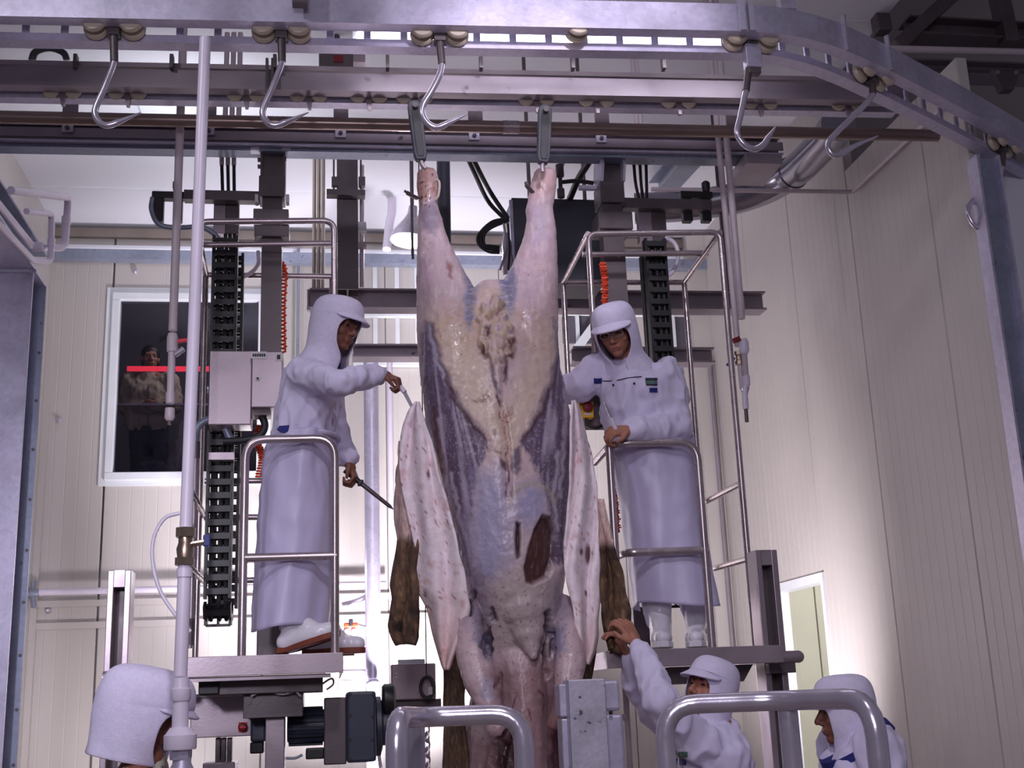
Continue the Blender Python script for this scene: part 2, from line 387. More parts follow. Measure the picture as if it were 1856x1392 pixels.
# gallery window
w = sroot('window_1', ((WX0+WX1)/2, YB, WZ0))
fw = 0.065
for (a, b_, c, d) in ((WX0, WX1, WZ0, WZ0+fw), (WX0, WX1, WZ1-fw, WZ1), (WX0, WX0+fw, WZ0+fw, WZ1-fw), (WX1-fw, WX1, WZ0+fw, WZ1-fw)):
    MB().bx(a, b_, YB-0.035, YB+0.07, c, d).build('window_frame', 'frame_white', w, bevel=0.006)
o2 = 0.045
for (a, b_, c, d) in ((WX0-o2, WX1+o2, WZ0-o2, WZ0), (WX0-o2, WX1+o2, WZ1, WZ1+o2), (WX0-o2, WX0, WZ0, WZ1), (WX1, WX1+o2, WZ0, WZ1)):
    MB().bx(a, b_, YB-0.014, YB+0.0, c, d).build('window_trim', 'frame_white', w)
MB().bx(WX0+fw, WX1-fw, YB+0.02, YB+0.028, WZ0+fw, WZ1-fw).build('pane', 'glass', w)
a = P(230, 668, YB+0.01); b = P(366, 664, YB+0.01)
tag(MB().bx(a.x, WX1-0.10, YB+0.013, YB+0.017, a.z-0.022, a.z+0.022).build('red_tape', 'red'), 'red tape strip stuck across the gallery window pane', 'tape')
# gallery behind the window
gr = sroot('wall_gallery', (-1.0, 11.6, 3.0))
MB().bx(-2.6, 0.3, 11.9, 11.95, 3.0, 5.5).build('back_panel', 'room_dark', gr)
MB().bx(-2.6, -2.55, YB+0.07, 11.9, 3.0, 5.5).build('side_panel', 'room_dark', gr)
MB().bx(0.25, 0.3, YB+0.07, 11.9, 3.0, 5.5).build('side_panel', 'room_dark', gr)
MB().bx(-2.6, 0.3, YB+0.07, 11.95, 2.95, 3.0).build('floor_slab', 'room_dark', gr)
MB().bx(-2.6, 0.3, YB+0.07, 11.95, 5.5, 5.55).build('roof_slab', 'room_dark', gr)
hr = thing('handrail', 'pale handrail across the gallery behind the window', 'handrail', P(300, 733, 10.45))
a = P(222, 734, 10.45)
MB().tube([(WX0-0.2, 10.45, a.z), (WX1+0.2, 10.45, a.z)], 0.014).build('rail', 'steel_bright', hr, True)
for x in (WX0-0.15, WX1+0.1): MB().cyl((x, 10.45, 3.0), (x, 10.45, a.z), 0.012).build('post', 'steel_bright', hr, True)

# galvanised column and beam at the left
cx = -1.70
col = thing('steel_column', 'galvanised steel column standing at the left edge of the picture', 'column', (cx-0.15, 7.0, 0))
zt = P(65, 498, 7.0).z
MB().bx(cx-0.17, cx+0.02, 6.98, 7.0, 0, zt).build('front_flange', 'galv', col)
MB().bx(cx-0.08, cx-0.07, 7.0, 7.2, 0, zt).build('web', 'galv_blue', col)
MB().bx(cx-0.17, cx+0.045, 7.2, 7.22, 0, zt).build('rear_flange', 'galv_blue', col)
MB().bx(cx-0.19, cx+0.04, 6.96, 7.24, zt, zt+0.02).build('cap_plate', 'galv', col)
for k in range(9):
    z = 1.3+k*0.29
    MB().cyl((cx+0.03, 7.19, z), (cx+0.03, 7.2, z), 0.009, 8).build('bolt', 'steel_dark', col)
bm_ = thing('ceiling_beam', 'blue-grey galvanised beam running back along the left wall top', 'beam', (cx-0.1, 5.5, zt+0.02))
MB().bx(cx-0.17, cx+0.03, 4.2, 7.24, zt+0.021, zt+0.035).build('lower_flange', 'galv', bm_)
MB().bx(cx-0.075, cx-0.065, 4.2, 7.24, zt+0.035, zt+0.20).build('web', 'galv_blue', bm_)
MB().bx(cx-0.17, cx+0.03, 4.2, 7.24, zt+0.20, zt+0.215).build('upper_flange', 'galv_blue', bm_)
# white pipes under the left beam
def pipe_thing(name, label, pts, r, matn='pvc', rad=0.06, joints=(), cat='pipe', n=12):
    t = thing(name, label, cat, pts[0])
    path = fillet(pts, rad) if len(pts) > 2 else pts
    MB().tube(path, r, n).build('pipe_run', matn, t, True)
    for (p, d, rr, ll) in joints:
        p = Vector(p); d = Vector(d).normalized()
        MB().lathe([(rr*0.96, -ll/2), (rr, -ll/2+0.004), (rr, ll/2-0.004), (rr*0.96, ll/2)], p, d, 14).build('coupling', matn, t, True)
    return t
pa = [P(-60, 300, 5.6), P(58, 447, 6.85), P(117, 450, 7.05), P(124, 358, 7.05), P(20, 345, 6.2)]
pipe_thing('white_pipe', 'white plastic pipe with tall upturned elbow under the left beam', pa, 0.022, 'pvc', 0.05,
           [(P(58, 447, 6.85)+Vector((0.03, 0, 0)), (1, 0, 0), 0.028, 0.06), (P(120, 400, 7.05), (0, 0, 1), 0.027, 0.05)])
pb = [P(-60, 345, 5.5), P(60, 472, 6.75), P(92, 476, 6.9), P(94, 388, 6.9), P(48, 383, 6.5)]
pipe_thing('white_pipe', 'white plastic pipe with short upturned elbow under the left beam', pb, 0.018, 'pvc', 0.05,
           [(P(93, 440, 6.9), (0, 0, 1), 0.022, 0.05)])

# galvanised end post of the right wall
ep = thing('end_post', 'galvanised end post where the right wall stops', 'post', (XR-0.02, WEND-0.06, 0))
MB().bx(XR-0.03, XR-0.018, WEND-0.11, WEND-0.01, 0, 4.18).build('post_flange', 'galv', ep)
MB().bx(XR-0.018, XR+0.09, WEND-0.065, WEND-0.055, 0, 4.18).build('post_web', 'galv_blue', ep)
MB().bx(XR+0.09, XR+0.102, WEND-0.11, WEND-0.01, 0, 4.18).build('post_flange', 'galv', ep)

# thin white conduit on the right wall
a = PXW(1545, 348, XR-0.03); b = PXW(1680, 222, XR-0.03); c = P(1180, 343, 6.9)
pipe_thing('white_conduit', 'thin white conduit bending from the crossbeam along the right wall', [c, a, b+Vector((0, -0.4, 0))], 0.014, 'pvc_dull', 0.03)

# roof truss at the top right
ZT = 5.25
def beam_between(name, label, a, b, w, h, m, flanges=True, grp=None, cat='beam'):
    a = Vector(a); b = Vector(b); d = (b-a).normalized(); s = d.cross(Vector((0, 0, 1)))
    if s.length < 1e-3: s = Vector((1, 0, 0))
    s.normalize(); u = s.cross(d).normalized()
    t = thing(name, label, cat, a, grp); c = (a+b)/2; hl = (b-a).length/2
    if flanges:
        MB().obox(c, d*hl, s*0.006, u*(h/2-0.012)).build('web', m, t)
        MB().obox(c+u*(h/2-0.006), d*hl, s*(w/2), u*0.006).build('flange', m, t)
        MB().obox(c-u*(h/2-0.006), d*hl, s*(w/2), u*0.006).build('flange', m, t)
    else:
        MB().obox(c, d*hl, s*(w/2), u*(h/2)).build('bar', m, t, bevel=0.006)
    return t
tr_m = 'steel_dark'
beam_between('roof_beam', 'dark roof beam crossing the top right corner above the curved rail', P(1640, 55, 6.2), P(1990, 75, 6.2), 0.16, 0.12, tr_m)
beam_between('roof_beam', 'long low roof beam behind the curved rail at right', P(1560, 125, 6.5), P(1990, 140, 6.5), 0.14, 0.10, 'beam_grey')
pipe_thing('roof_pipe', 'pale pipe running below the roof truss at right', [P(1590, 88, 6.1), P(1990, 98, 6.1)], 0.022, 'pvc_dull')
beam_between('truss_brace', 'dark slanting truss brace above the bend of the curved rail', P(1620, 90, 6.15), P(1740, -20, 6.15), 0.13, 0.08, tr_m, False, 'roof truss braces')
beam_between('truss_brace', 'dark upright truss brace left of the slanting one', P(1600, 60, 6.25), P(1585, -30, 6.25), 0.09, 0.09, tr_m, False, 'roof truss braces')
beam_between('truss_brace', 'dark upright truss brace near the right picture edge', P(1830, 80, 6.15), P(1805, -30, 6.15), 0.10, 0.09, tr_m, False, 'roof truss braces')
hg = thing('rail_hanger', 'dark bolted hanger bracket under the roof beam at far right', 'bracket', P(1825, 130, 6.2))
MB().prism([P(1800, 125, 6.2), P(1850, 125, 6.2), P(1838, 162, 6.2), P(1818, 162, 6.2)], (0, 0.06, 0)).build('bracket_plate', 'steel_dark', hg)
for px in (1808, 1842): MB().cyl(P(px, 131, 6.19), P(px, 131, 6.28), 0.015, 8).build('bolt', 'steel_dark', hg)
# roof girder seen between the rails in the middle
beam_between('roof_girder', 'galvanised girder slanting back under the ceiling behind the right mast', P(1275, 250, 6.7), P(1195, 345, 8.6), 0.16, 0.14, 'galv_blue')
# ================================================================== overhead rails
ZR = 4.27
def lin(p0, p1, n=2): return [Vector(p0).lerp(Vector(p1), i/(n-1)) for i in range(n)]
# front conveyor track (bottom edge of its front web), straight then bending away to the right
s0 = PZ(-140, 26, ZR); s1 = PZ(1345, 56, ZR)
dirx = (s1-s0); dirx.z = 0; dirx.normalize()
cpts = [PZ(1345, 56, ZR), PZ(1420, 62, ZR), PZ(1500, 80, ZR), PZ(1580, 112, ZR), PZ(1660, 152, ZR), PZ(1760, 205, ZR), PZ(1860, 262, ZR), PZ(1960, 322, ZR)]
path_f = [s0, s0.lerp(s1, 0.5)] + spline(cpts, 5)
for p in path_f: p.z = ZR
def lat(path, i):
    t = path[min(i+1, len(path)-1)]-path[max(i-1, 0)]; t.z = 0; t.normalize(); return Vector((-t.y, t.x, 0)), t
track = thing('conveyor_track', 'galvanised overhead conveyor track nearest the camera, curving away at right', 'rail', (0.3, 4.5, ZR))
MB().sweep([(0, 0), (0.064, 0), (0.064, 0.008), (0.008, 0.008), (0.008, 0.122), (0.05, 0.122), (0.05, 0.13), (0, 0.13)], path_f).build('front_channel', 'galv', track)
MB().sweep([(0.122, -0.034), (0.19, -0.034), (0.19, 0.0), (0.182, 0.0), (0.182, -0.026), (0.13, -0.026), (0.13, 0.0), (0.122, 0.0)], path_f).build('rear_channel', 'galv', track)
# spacer bars across the slot
seglen = 0; acc = 0; last = path_f[0]; nb = 0
def along(path, s):
    for i in range(len(path)-1):
        d = (path[i+1]-path[i]).length
        if s <= d:
            p = path[i].lerp(path[i+1], s/d); t = (path[i+1]-path[i]).normalized(); return p, t, Vector((-t.y, t.x, 0))
        s -= d
    t = (path[-1]-path[-2]).normalized(); return path[-1], t, Vector((-t.y, t.x, 0))
tot = sum((path_f[i+1]-path_f[i]).length for i in range(len(path_f)-1))
sme = MB().bx(-0.015, 0.015, 0.124, 0.134, -0.01, 0.06).mesh('spacer_bar')
k = 0.05
while k < tot:
    p, t, nn = along(path_f, k)
    o = link('spacer_bar', sme, 'galv', p, track); o.rotation_euler = (0, 0, math.atan2(t.y, t.x)); k += 0.155
# splice joints and stiffener lugs on the track
for (px, py) in ((1345, 45),):
    p = PZ(px, py+8, ZR)
    MB().obox(p+Vector((0, -0.012, 0.07)), dirx*0.012, (0, 0.012, 0), (0, 0, 0.085)).build('splice_plate', 'galv_speck', track)
    MB().obox(p+Vector((0.04, -0.012, 0.07)), dirx*0.012, (0, 0.012, 0), (0, 0, 0.085)).build('splice_plate', 'galv_speck', track)
for (px, py) in ((1612, 128), (1525, 88)):
    p = PZ(px, py, ZR); i = min(range(len(path_f)), key=lambda j: (path_f[j]-p).length); nn, t = lat(path_f, i)
    MB().obox(path_f[i]-nn*0.010+Vector((0, 0, 0.085)), t*0.006, nn*0.010, (0, 0, 0.085)).build('stiffener_lug', 'galv_speck', track)
p = PZ(548, 30, ZR); MB().bx(p.x-0.04, p.x+0.02, p.y-0.05, p.y-0.002, ZR+0.035, ZR+0.16).build('hanger_lug', 'steel_dark', track)
p = PZ(1440, 66, ZR); MB().bx(p.x-0.05, p.x+0.02, p.y-0.01, p.y+0.04, ZR+0.13, ZR+0.21).build('hanger_lug', 'galv_speck', track)
# glowing strip added above the track slot so its gaps show white
bt = thing('slot_glow_strip', 'glowing strip added above the slot of the nearest track to whiten its gaps', 'lamp', (0.9, 4.65, ZR+0.2))
a = PZ(640, 50, ZR+0.15)+Vector((0, 0.02, 0)); b = PZ(1405, 80, ZR+0.15)+Vector((0, 0.02, 0))
MB().obox((a+b)/2+Vector((0, 0.06, 0.03)), (b-a)/2, (0, 0.085, 0), (0, 0, 0.01)).build('housing', 'frame_white', bt)
MB().tube([a+Vector((0.02, 0.02, 0)), b+Vector((-0.02, 0.02, 0))], 0.016).build('glow_tube', 'tube_glow', bt, True)
MB().tube([a+Vector((0.02, 0.10, 0)), b+Vector((-0.02, 0.10, 0))], 0.016).build('glow_tube', 'tube_glow', bt, True)

# trolley hooks
wheel = MB().lathe([(0.010, -0.016), (0.044, -0.014), (0.051, -0.004), (0.051, 0.004), (0.036, 0.015), (0.010, 0.016)], (0, 0, 0), (0, 1, 0), 20).mesh('wheel')
def trolley_hook(label, px, hook_px, dY=0.093, stem_to=115, blocky=False):
    p0 = PZ(px[0], px[1], ZR-0.0)
    i = min(range(len(path_f)-1), key=lambda j: ((path_f[j]+path_f[j+1])/2-p0).length)
    base, t, nn = along(path_f, 0)
    # closest point on the path
    best = None; s = 0
    while s < tot:
        q, t, nn = along(path_f, s); d = (q+nn*dY-p0).length
        if best is None or d < best[0]: best = (d, q.copy(), t.copy(), nn.copy())
        s += 0.02
    _, q, t, nn = best
    c = q+nn*dY
    T = thing('trolley_hook', label, 'hook', (c.x, c.y, ZR), 'trolley hooks on the nearest track')
    rz = math.atan2(t.y, t.x)
    for sx in (-0.074, 0.074):
        for sn in (0.045, -0.005):
            o = link('wheel', wheel, 'nylon', q+nn*(dY-sn+0.008)+t*sx+Vector((0, 0, 0.022 if sn > 0.02 else 0.014)), T, True); o.rotation_euler = (0, 0, rz)
    m = MB().obox(c+Vector((0, 0, 0.0)), t*0.026, nn*0.022, (0, 0, 0.028))
    m.build('trolley_body', 'steel_dark', T, bevel=0.004)
    if blocky:
        MB().obox(c+Vector((0, 0, -0.07)), t*0.036, nn*0.024, (0, 0, 0.055)).build('trolley_block', 'galv', T, bevel=0.004)
        MB().obox(c+Vector((0, 0, -0.135)), t*0.028, nn*0.02, (0, 0, 0.018)).build('swivel_nut', 'steel_dark', T, bevel=0.004)
    Yh = c.y
    pts = [P(x, y, Yh) for x, y in hook_px]
    top = Vector((c.x, c.y, ZR-0.02)); st = pts[0]
    MB().tube([top, Vector((st.x, Yh, st.z))], 0.0165, 12).build('stem', 'steel_dark', T, True)
    path = spline(pts, 6); k = len(path)
    rs = [0.0135]*k
    for j in range(k):
        u = (k-1-j)/(k*0.16)
        if u < 1: rs[j] = 0.0025+0.011*u
    MB().tube(path, rs, 12).build('hook_rod', 'steel_bright', T, True)
    return T
H0 = [(207, 112), (203, 126), (188, 163), (174, 194), (173, 210), (182, 223), (197, 227), (220, 219), (255, 204)]
def sh(dx, dy): return [(x+dx, y+dy) for x, y in H0]
trolley_hook('trolley hook hanging leftmost on the nearest track', (213, 60), sh(0, 0))
trolley_hook('trolley hook just right of the tall white pipe, above the left mast', (510, 60), sh(304, 0))
trolley_hook('trolley hook hanging over the carcass, right beside the left shackle', (800, 66), [(801, 116), (797, 135), (782, 165), (767, 190), (766, 208), (776, 224), (793, 231), (815, 222), (847, 207)])
trolley_hook('trolley hook with a large square block at the start of the track bend', (1352, 88), [(1352, 165), (1348, 182), (1341, 215), (1336, 240), (1347, 260), (1366, 270), (1383, 263), (1394, 247), (1406, 230)], blocky=True)
trolley_hook('wide V-shaped trolley hook hanging on the bend of the track', (1592, 138), [(1582, 170), (1572, 185), (1545, 212), (1512, 245), (1500, 262), (1508, 279), (1522, 280), (1550, 264), (1592, 246)])
trolley_hook('trolley hook farthest right, near the end post', (1826, 262), [(1816, 302), (1811, 320), (1795, 340), (1764, 364), (1754, 380), (1760, 400), (1772, 413), (1788, 415), (1808, 417)])
# lone rollers on the track
for (px, py, lb) in ((1045, 66, 'lone cream roller on the nearest track between two hooks'),):
    p = PZ(px, py, ZR)
    T = thing('track_roller', lb, 'roller', p)
    o = link('wheel', wheel, 'nylon', p+Vector((0, 0, 0.02)), T, True)
    o = link('wheel', wheel, 'nylon', p+Vector((0, -0.045, 0.028)), T, True)
    MB().cyl(p+Vector((0, -0.06, 0.025)), p+Vector((0, 0.04, 0.025)), 0.01).build('axle', 'steel_dark', T)

# ------------------------------------------------------------------ second track, above the carcass
Z2 = 4.30
a2 = PZ(-160, 150, Z2); b2 = PZ(1640, 183, Z2)
tk2 = thing('carcass_track', 'grey overhead track above the carcass, behind the nearest track', 'rail', (0.5, 5.1, Z2))
path2 = [a2, b2]
MB().sweep([(0, 0), (0.06, 0), (0.06, 0.008), (0.008, 0.008), (0.008, 0.082), (0.05, 0.082), (0.05, 0.09), (0, 0.09)], path2).build('front_channel', 'beam_grey', tk2)
MB().sweep([(0.10, -0.01), (0.16, -0.01), (0.16, 0.03), (0.152, 0.03), (0.152, 0.0), (0.108, 0.0), (0.108, 0.03), (0.10, 0.03)], path2).build('rear_channel', 'galv', tk2)
MB().sweep([(0.02, 0.112), (0.045, 0.112), (0.045, 0.135), (0.02, 0.135)], path2).build('top_bar', 'steel', tk2)
d2 = (b2-a2).normalized(); n2 = Vector((-d2.y, d2.x, 0))
for px in (132, 308, 497, 703, 874, 1042, 1208): # small lugs carrying the top bar
    p = PZ(px, 150, Z2); MB().obox(p+n2*0.03+Vector((0, 0, 0.118)), d2*0.008, n2*0.02, (0, 0, 0.034)).build('bar_lug', 'steel_dark', tk2)
for dx in (-6, 4): # bolted splice
    p = PZ(490+dx, 158, Z2); MB().obox(p-n2*0.012+Vector((0, 0, 0.05)), d2*0.006, n2*0.014, (0, 0, 0.085)).build('splice_plate', 'steel_dark', tk2)
wheel2 = MB().lathe([(0.008, -0.012), (0.034, -0.011), (0.038, 0), (0.028, 0.011), (0.008, 0.012)], (0, 0, 0), (0, 1, 0), 14).mesh('wheel')
lugs = [(107, 'leftmost'), (226, 'second from the left'), (443, 'just left of the second trolley hook'), (558, 'above the left mast'), (668, 'left of the left shackle'), (752, 'carrying the left shackle'),
        (975, 'carrying the right shackle'), (1085, 'above the right mast'), (1235, 'left of the square-block hook'), (1385, 'below the square-block hook'), (1545, 'below the track bend')]
for px, w_ in lugs:
    p = PZ(px, 158+(px/1856)*30, Z2); p = p+n2*0.0
    T = thing('track_trolley', 'small roller trolley on the carcass track, ' + w_, 'trolley', p+Vector((0, 0, -0.02)), 'trolleys on the carcass track')
    q = p+n2*0.055
    for sx in (-0.05, 0.05):
        o = link('wheel', wheel2, 'nylon', q+d2*sx+Vector((0, 0, 0.012)), T, True); o.rotation_euler = (0, 0, math.atan2(d2.y, d2.x))
    MB().prism([q+d2*-0.02+Vector((0, 0, 0.03)), q+d2*0.02+Vector((0, 0, 0.03)), q+d2*0.012+Vector((0, 0, -0.055)), q+d2*-0.002+Vector((0, 0, -0.055))], n2*0.02).build('pusher_tab', 'steel', T)

# guide pipe and I-beam under it
ZP = 4.30
pa = PZ(-160, 209, ZP); pb = PZ(1700, 246, ZP)
gp = thing('guide_pipe', 'long brownish steel guide pipe running across above the carcass', 'pipe', (0.6, pa.y, ZP))
MB().tube([pa, pb], 0.031, 16).build('pipe_run', 'steel_brown', gp, True)
pd = (pb-pa).normalized()
for px in (127, 378, 618, 862, 1092, 1330):
    p = pa.lerp(pb, (PZ(px, 212+px*0.02, ZP)-pa).length/(pb-pa).length)
    MB().obox(p+Vector((0, 0.0, 0.075)), pd*0.036, (0, 0.006, 0), (0, 0, 0.055)).build('hanger_strap', 'steel', gp)
p = pa.lerp(pb, (PZ(926, 230, ZP)-pa).length/(pb-pa).length)
MB().tube([p-pd*0.04, p+pd*0.04], 0.034, 16).build('weld_sleeve', 'steel_rail', gp, True)
ia = PZ(-160, 247, 4.40); ib = PZ(1420, 277, 4.40)
ibm = thing('crane_beam', 'wide steel I-beam crossing above the two lifting platforms', 'beam', (0.5, ia.y, 4.4))
MB().sweep([(0.07, 0.0), (0.08, 0.0), (0.08, 0.10), (0.07, 0.10)], [ia, ib]).build('web', 'beam_grey', ibm)
MB().sweep([(0.0, 0.0), (0.15, 0.0), (0.15, -0.012), (0.0, -0.012)], [ia, ib]).build('lower_flange', 'galv', ibm)
MB().sweep([(0.0, 0.10), (0.15, 0.10), (0.15, 0.112), (0.0, 0.112)], [ia, ib]).build('upper_flange', 'beam_grey', ibm)
MB().sweep([(-0.004, 0.012), (0.001, 0.012), (0.001, 0.062), (-0.004, 0.062)], [ia, ib]).build('face_plate', 'beam_grey', ibm)
MB().sweep([(0.03, -0.03), (0.12, -0.03), (0.12, -0.013), (0.03, -0.013)], [ia, ib]).build('runner_strip', 'galv_blue', ibm)
idr = (ib-ia).normalized()
for px in (122, 378, 618, 862, 1095): # square bolt plates on the beam face
    p = PZ(px, 232+px*0.012, 4.445); pp = ia.lerp(ib, (Vector((p.x, ia.y, 4.40))-ia).dot(idr)/(ib-ia).length); pp.z = 4.44
    MB().obox(pp+Vector((0, -0.016, 0.012)), idr*0.028, (0, 0.006, 0), (0, 0, 0.020)).build('bolt_plate', 'galv', ibm)
    MB().lathe([(0.012, 0), (0.012, 0.012), (0.006, 0.016)], pp+Vector((0, -0.022, 0.012)), (0, -1, 0), 6).build('bolt', 'steel_dark', ibm)

# leg shackles
def shackle(label, top, bot, Y):
    T = thing('leg_shackle', label, 'shackle', P(top[0], top[1], Y), 'shackles holding the carcass legs')
    a = P(top[0], top[1], Y); b = P(bot[0], bot[1], Y); d = (b-a); L = d.length; d = d/L; s = Vector((0, 1, 0)).cross(d).normalized()
    prof = [(-0.020, 0), (0.020, 0), (0.032, 0.02), (0.032, 0.06), (0.030, L-0.03), (0.022, L), (-0.022, L), (-0.030, L-0.03), (-0.032, 0.06), (-0.032, 0.02)]
    MB().prism([a+s*x+d*h+Vector((0, -0.022, 0)) for x, h in prof], (0, 0.044, 0)).build('shackle_body', 'dark_paint', T, bevel=0.008)
    MB().prism([a+s*x*0.6+d*(0.04+h*0.82)+Vector((0, -0.026, 0)) for x, h in prof], (0, 0.005, 0)).build('face_plate', 'black', T, bevel=0.003)
    MB().cyl(a+d*0.035+Vector((0, -0.04, 0)), a+d*0.035+Vector((0, 0.05, 0)), 0.014).build('pin', 'steel_dark', T, True)
    return T
YS = 5.16
shackle('dark steel shackle holding the left hind leg', (750, 184), (763, 292), YS)
shackle('dark steel shackle holding the right hind leg', (988, 192), (984, 297), YS)
for (pts, lb) in (([(763, 288), (766, 300), (772, 306)], 'short steel hook in the left hind leg'), ([(984, 294), (983, 304), (984, 312)], 'short steel hook in the right hind leg')):
    tag(MB().tube(spline(TB([(x, y, YS) for x, y in pts]), 5), 0.011).build('leg_hook', 'steel', None, True), lb, 'hook', 'hooks in the hind legs')

# ================================================================== masts and cages of the two lifting platforms
def rect_px(x0, x1, y0, y1, Y, d, name, m, parent, bevel=0.0):
    a = P((x0+x1)/2-(x1-x0)/2, (y0+y1)/2, Y); b = P((x0+x1)/2+(x1-x0)/2, (y0+y1)/2, Y)
    zt = P((x0+x1)/2, y0, Y).z; zb = P((x0+x1)/2, y1, Y).z
    return MB().bx(a.x, b.x, Y, Y+d, zb, zt).build(name, m, parent, bevel=bevel)
ms_ = thing('lift_mast', 'square steel lift mast above the left platform', 'mast', P(495, 640, 6.0))
rect_px(476, 514, 267, 345, 6.0, 0.10, 'upper_tube', 'steel_dark', ms_)
for x in (472, 513): rect_px(x, x+4, 268, 330, 5.98, 0.13, 'cheek_plate', 'steel_dark', ms_)
rect_px(469, 516, 318, 355, 5.97, 0.16, 'slide_block', 'steel_dark', ms_, 0.004)
rect_px(473, 510, 345, 690, 6.0, 0.10, 'mast_tube', 'steel_dark', ms_)
rect_px(459, 523, 378, 402, 5.97, 0.16, 'slide_block', 'steel_dark', ms_, 0.004)
rect_px(461, 524, 408, 428, 5.97, 0.16, 'slide_block', 'steel_dark', ms_, 0.004)
for x in (462, 518): rect_px(x, x+6, 352, 366, 5.96, 0.05, 'guide_pad', 'frame_white', ms_)
for (x, y) in ((470, 290), (470, 302), (516, 288)): MB().cyl(P(x-3, y, 6.0), P(x+3, y, 6.0), 0.012, 8).build('bolt', 'steel_dark', ms_)
rect_px(333, 470, 345, 362, 6.02, 0.06, 'side_arm', 'steel_dark', ms_)
for x in (460, 517): rect_px(x-6, x+10, 256, 272, 5.95, 0.05, 'hanger_plate', 'galv', ms_)
mr_ = thing('lift_mast', 'square steel lift mast with round cheek plates above the right platform', 'mast', P(1112, 540, 6.0))
rect_px(1094, 1124, 276, 335, 6.0, 0.10, 'upper_tube', 'steel_dark', mr_)
for x in (1085, 1124):
    a = P(x, 278, 5.98); b = P(x, 330, 5.98)
    MB().prism([(a.x, 5.96, a.z), (a.x, 6.1, a.z), (a.x, 6.14, (a.z+b.z)/2), (a.x, 6.1, b.z), (a.x, 5.96, b.z), (a.x, 5.92, (a.z+b.z)/2)], (0.014, 0, 0)).build('cheek_plate', 'galv', mr_)
rect_px(1088, 1132, 328, 366, 5.97, 0.16, 'slide_block', 'steel_dark', mr_, 0.004)
rect_px(1098, 1136, 366, 640, 6.0, 0.10, 'mast_tube', 'steel_dark', mr_)
rect_px(1085, 1147, 383, 414, 5.95, 0.18, 'slide_block', 'steel_dark', mr_, 0.004)
rect_px(1130, 1290, 360, 378, 6.04, 0.06, 'side_arm', 'steel_dark', mr_)
rect_px(1050, 1096, 336, 342, 6.04, 0.03, 'side_bracket', 'galv', mr_)

# valve and hose ends on the side arms
def air_valve(label, px, Y):
    a = P(px, 345, Y)
    T = thing('air_valve', label, 'valve', a)
    for dx in (-12, 22): rect_px(px+dx, px+dx+17, 352, 400, Y, 0.05, 'filter_bowl', 'black', T, 0.006)
    rect_px(px-16, px+42, 346, 358, Y-0.005, 0.06, 'valve_head', 'black', T, 0.005)
    MB().lathe([(0.02, 0), (0.024, 0.02), (0.024, 0.05), (0.014, 0.06)], P(px+30, 347, Y+0.02), (0, 0, 1), 10).build('knob', 'black', T, True)
    return T
air_valve('black twin air filter and valve on the left side arm', 291, 6.05)
air_valve('black twin air filter and valve on the right side arm', 1250, 6.07)
def tubething(name, label, pts, r, m, cat, n=10, sp=True, res=8):
    pts = [P(*p) if not isinstance(p, Vector) else p for p in pts]
    o = MB().tube(spline(pts, res) if sp else pts, r, n).build(name, m, None, True)
    return tag(o, label, cat)
tubething('air_hose', 'grey curved air hose below the left air filter', [(277, 358, 6.06), (275, 380, 6.06), (288, 406, 6.06), (320, 413, 6.07), (365, 412, 6.08), (392, 428, 6.08), (403, 455, 6.08)], 0.014, 'galv_blue', 'hose')
tubething('air_hose', 'white looped air hose beside the right cable chain', [(1205, 430, 6.1), (1222, 440, 6.1), (1229, 462, 6.1), (1222, 488, 6.1), (1207, 503, 6.1)], 0.012, 'pvc', 'hose')
tubething('air_hose', 'white hose crossing behind the left mast', [(428, 508, 6.2), (455, 494, 6.2), (468, 478, 6.25), (468, 455, 6.25)], 0.011, 'pvc', 'hose')

# black cable bundles coming down from white conduits
def cable_drop(label, px, y0, y1, y2, Y):
    T = thing('cable_drop', label, 'cables', P(px, y2, Y))
    for k, dx in enumerate((-11, 0, 11)):
        MB().cyl(P(px+dx, y0, Y), P(px+dx*1.0, y1, Y), 0.012, 10).build('conduit_end', 'pvc_dull', T, True)
        MB().tube(spline([P(px+dx, y1, Y), P(px+dx*0.9+2, (y1+y2)/2, Y), P(px+dx*0.6+6, y2, Y)], 5), 0.009, 8).build('cable', 'rubber', T, True)
    return T
cable_drop('three black cables dropping from conduits left of the left mast', 413, 250, 300, 470, 6.12)
cable_drop('three black cables dropping from conduits right of the right mast', 1160, 282, 300, 365, 6.12)
gl_ = thing('guard_box', 'tall steel cover plate around the cables left of the left mast', 'cover', P(410, 423, 6.1))
rect_px(387, 409, 358, 423, 6.10, 0.05, 'cover_plate', 'steel', gl_, 0.003); rect_px(409, 433, 358, 423, 6.10, 0.05, 'cover_plate', 'steel_dark', gl_, 0.003)
gl_ = thing('guard_box', 'tall steel cover plate around the cables right of the right mast', 'cover', P(1185, 440, 6.1))
rect_px(1158, 1182, 378, 440, 6.10, 0.05, 'cover_plate', 'steel', gl_, 0.003); rect_px(1182, 1208, 378, 440, 6.10, 0.05, 'cover_plate', 'steel_dark', gl_, 0.003)

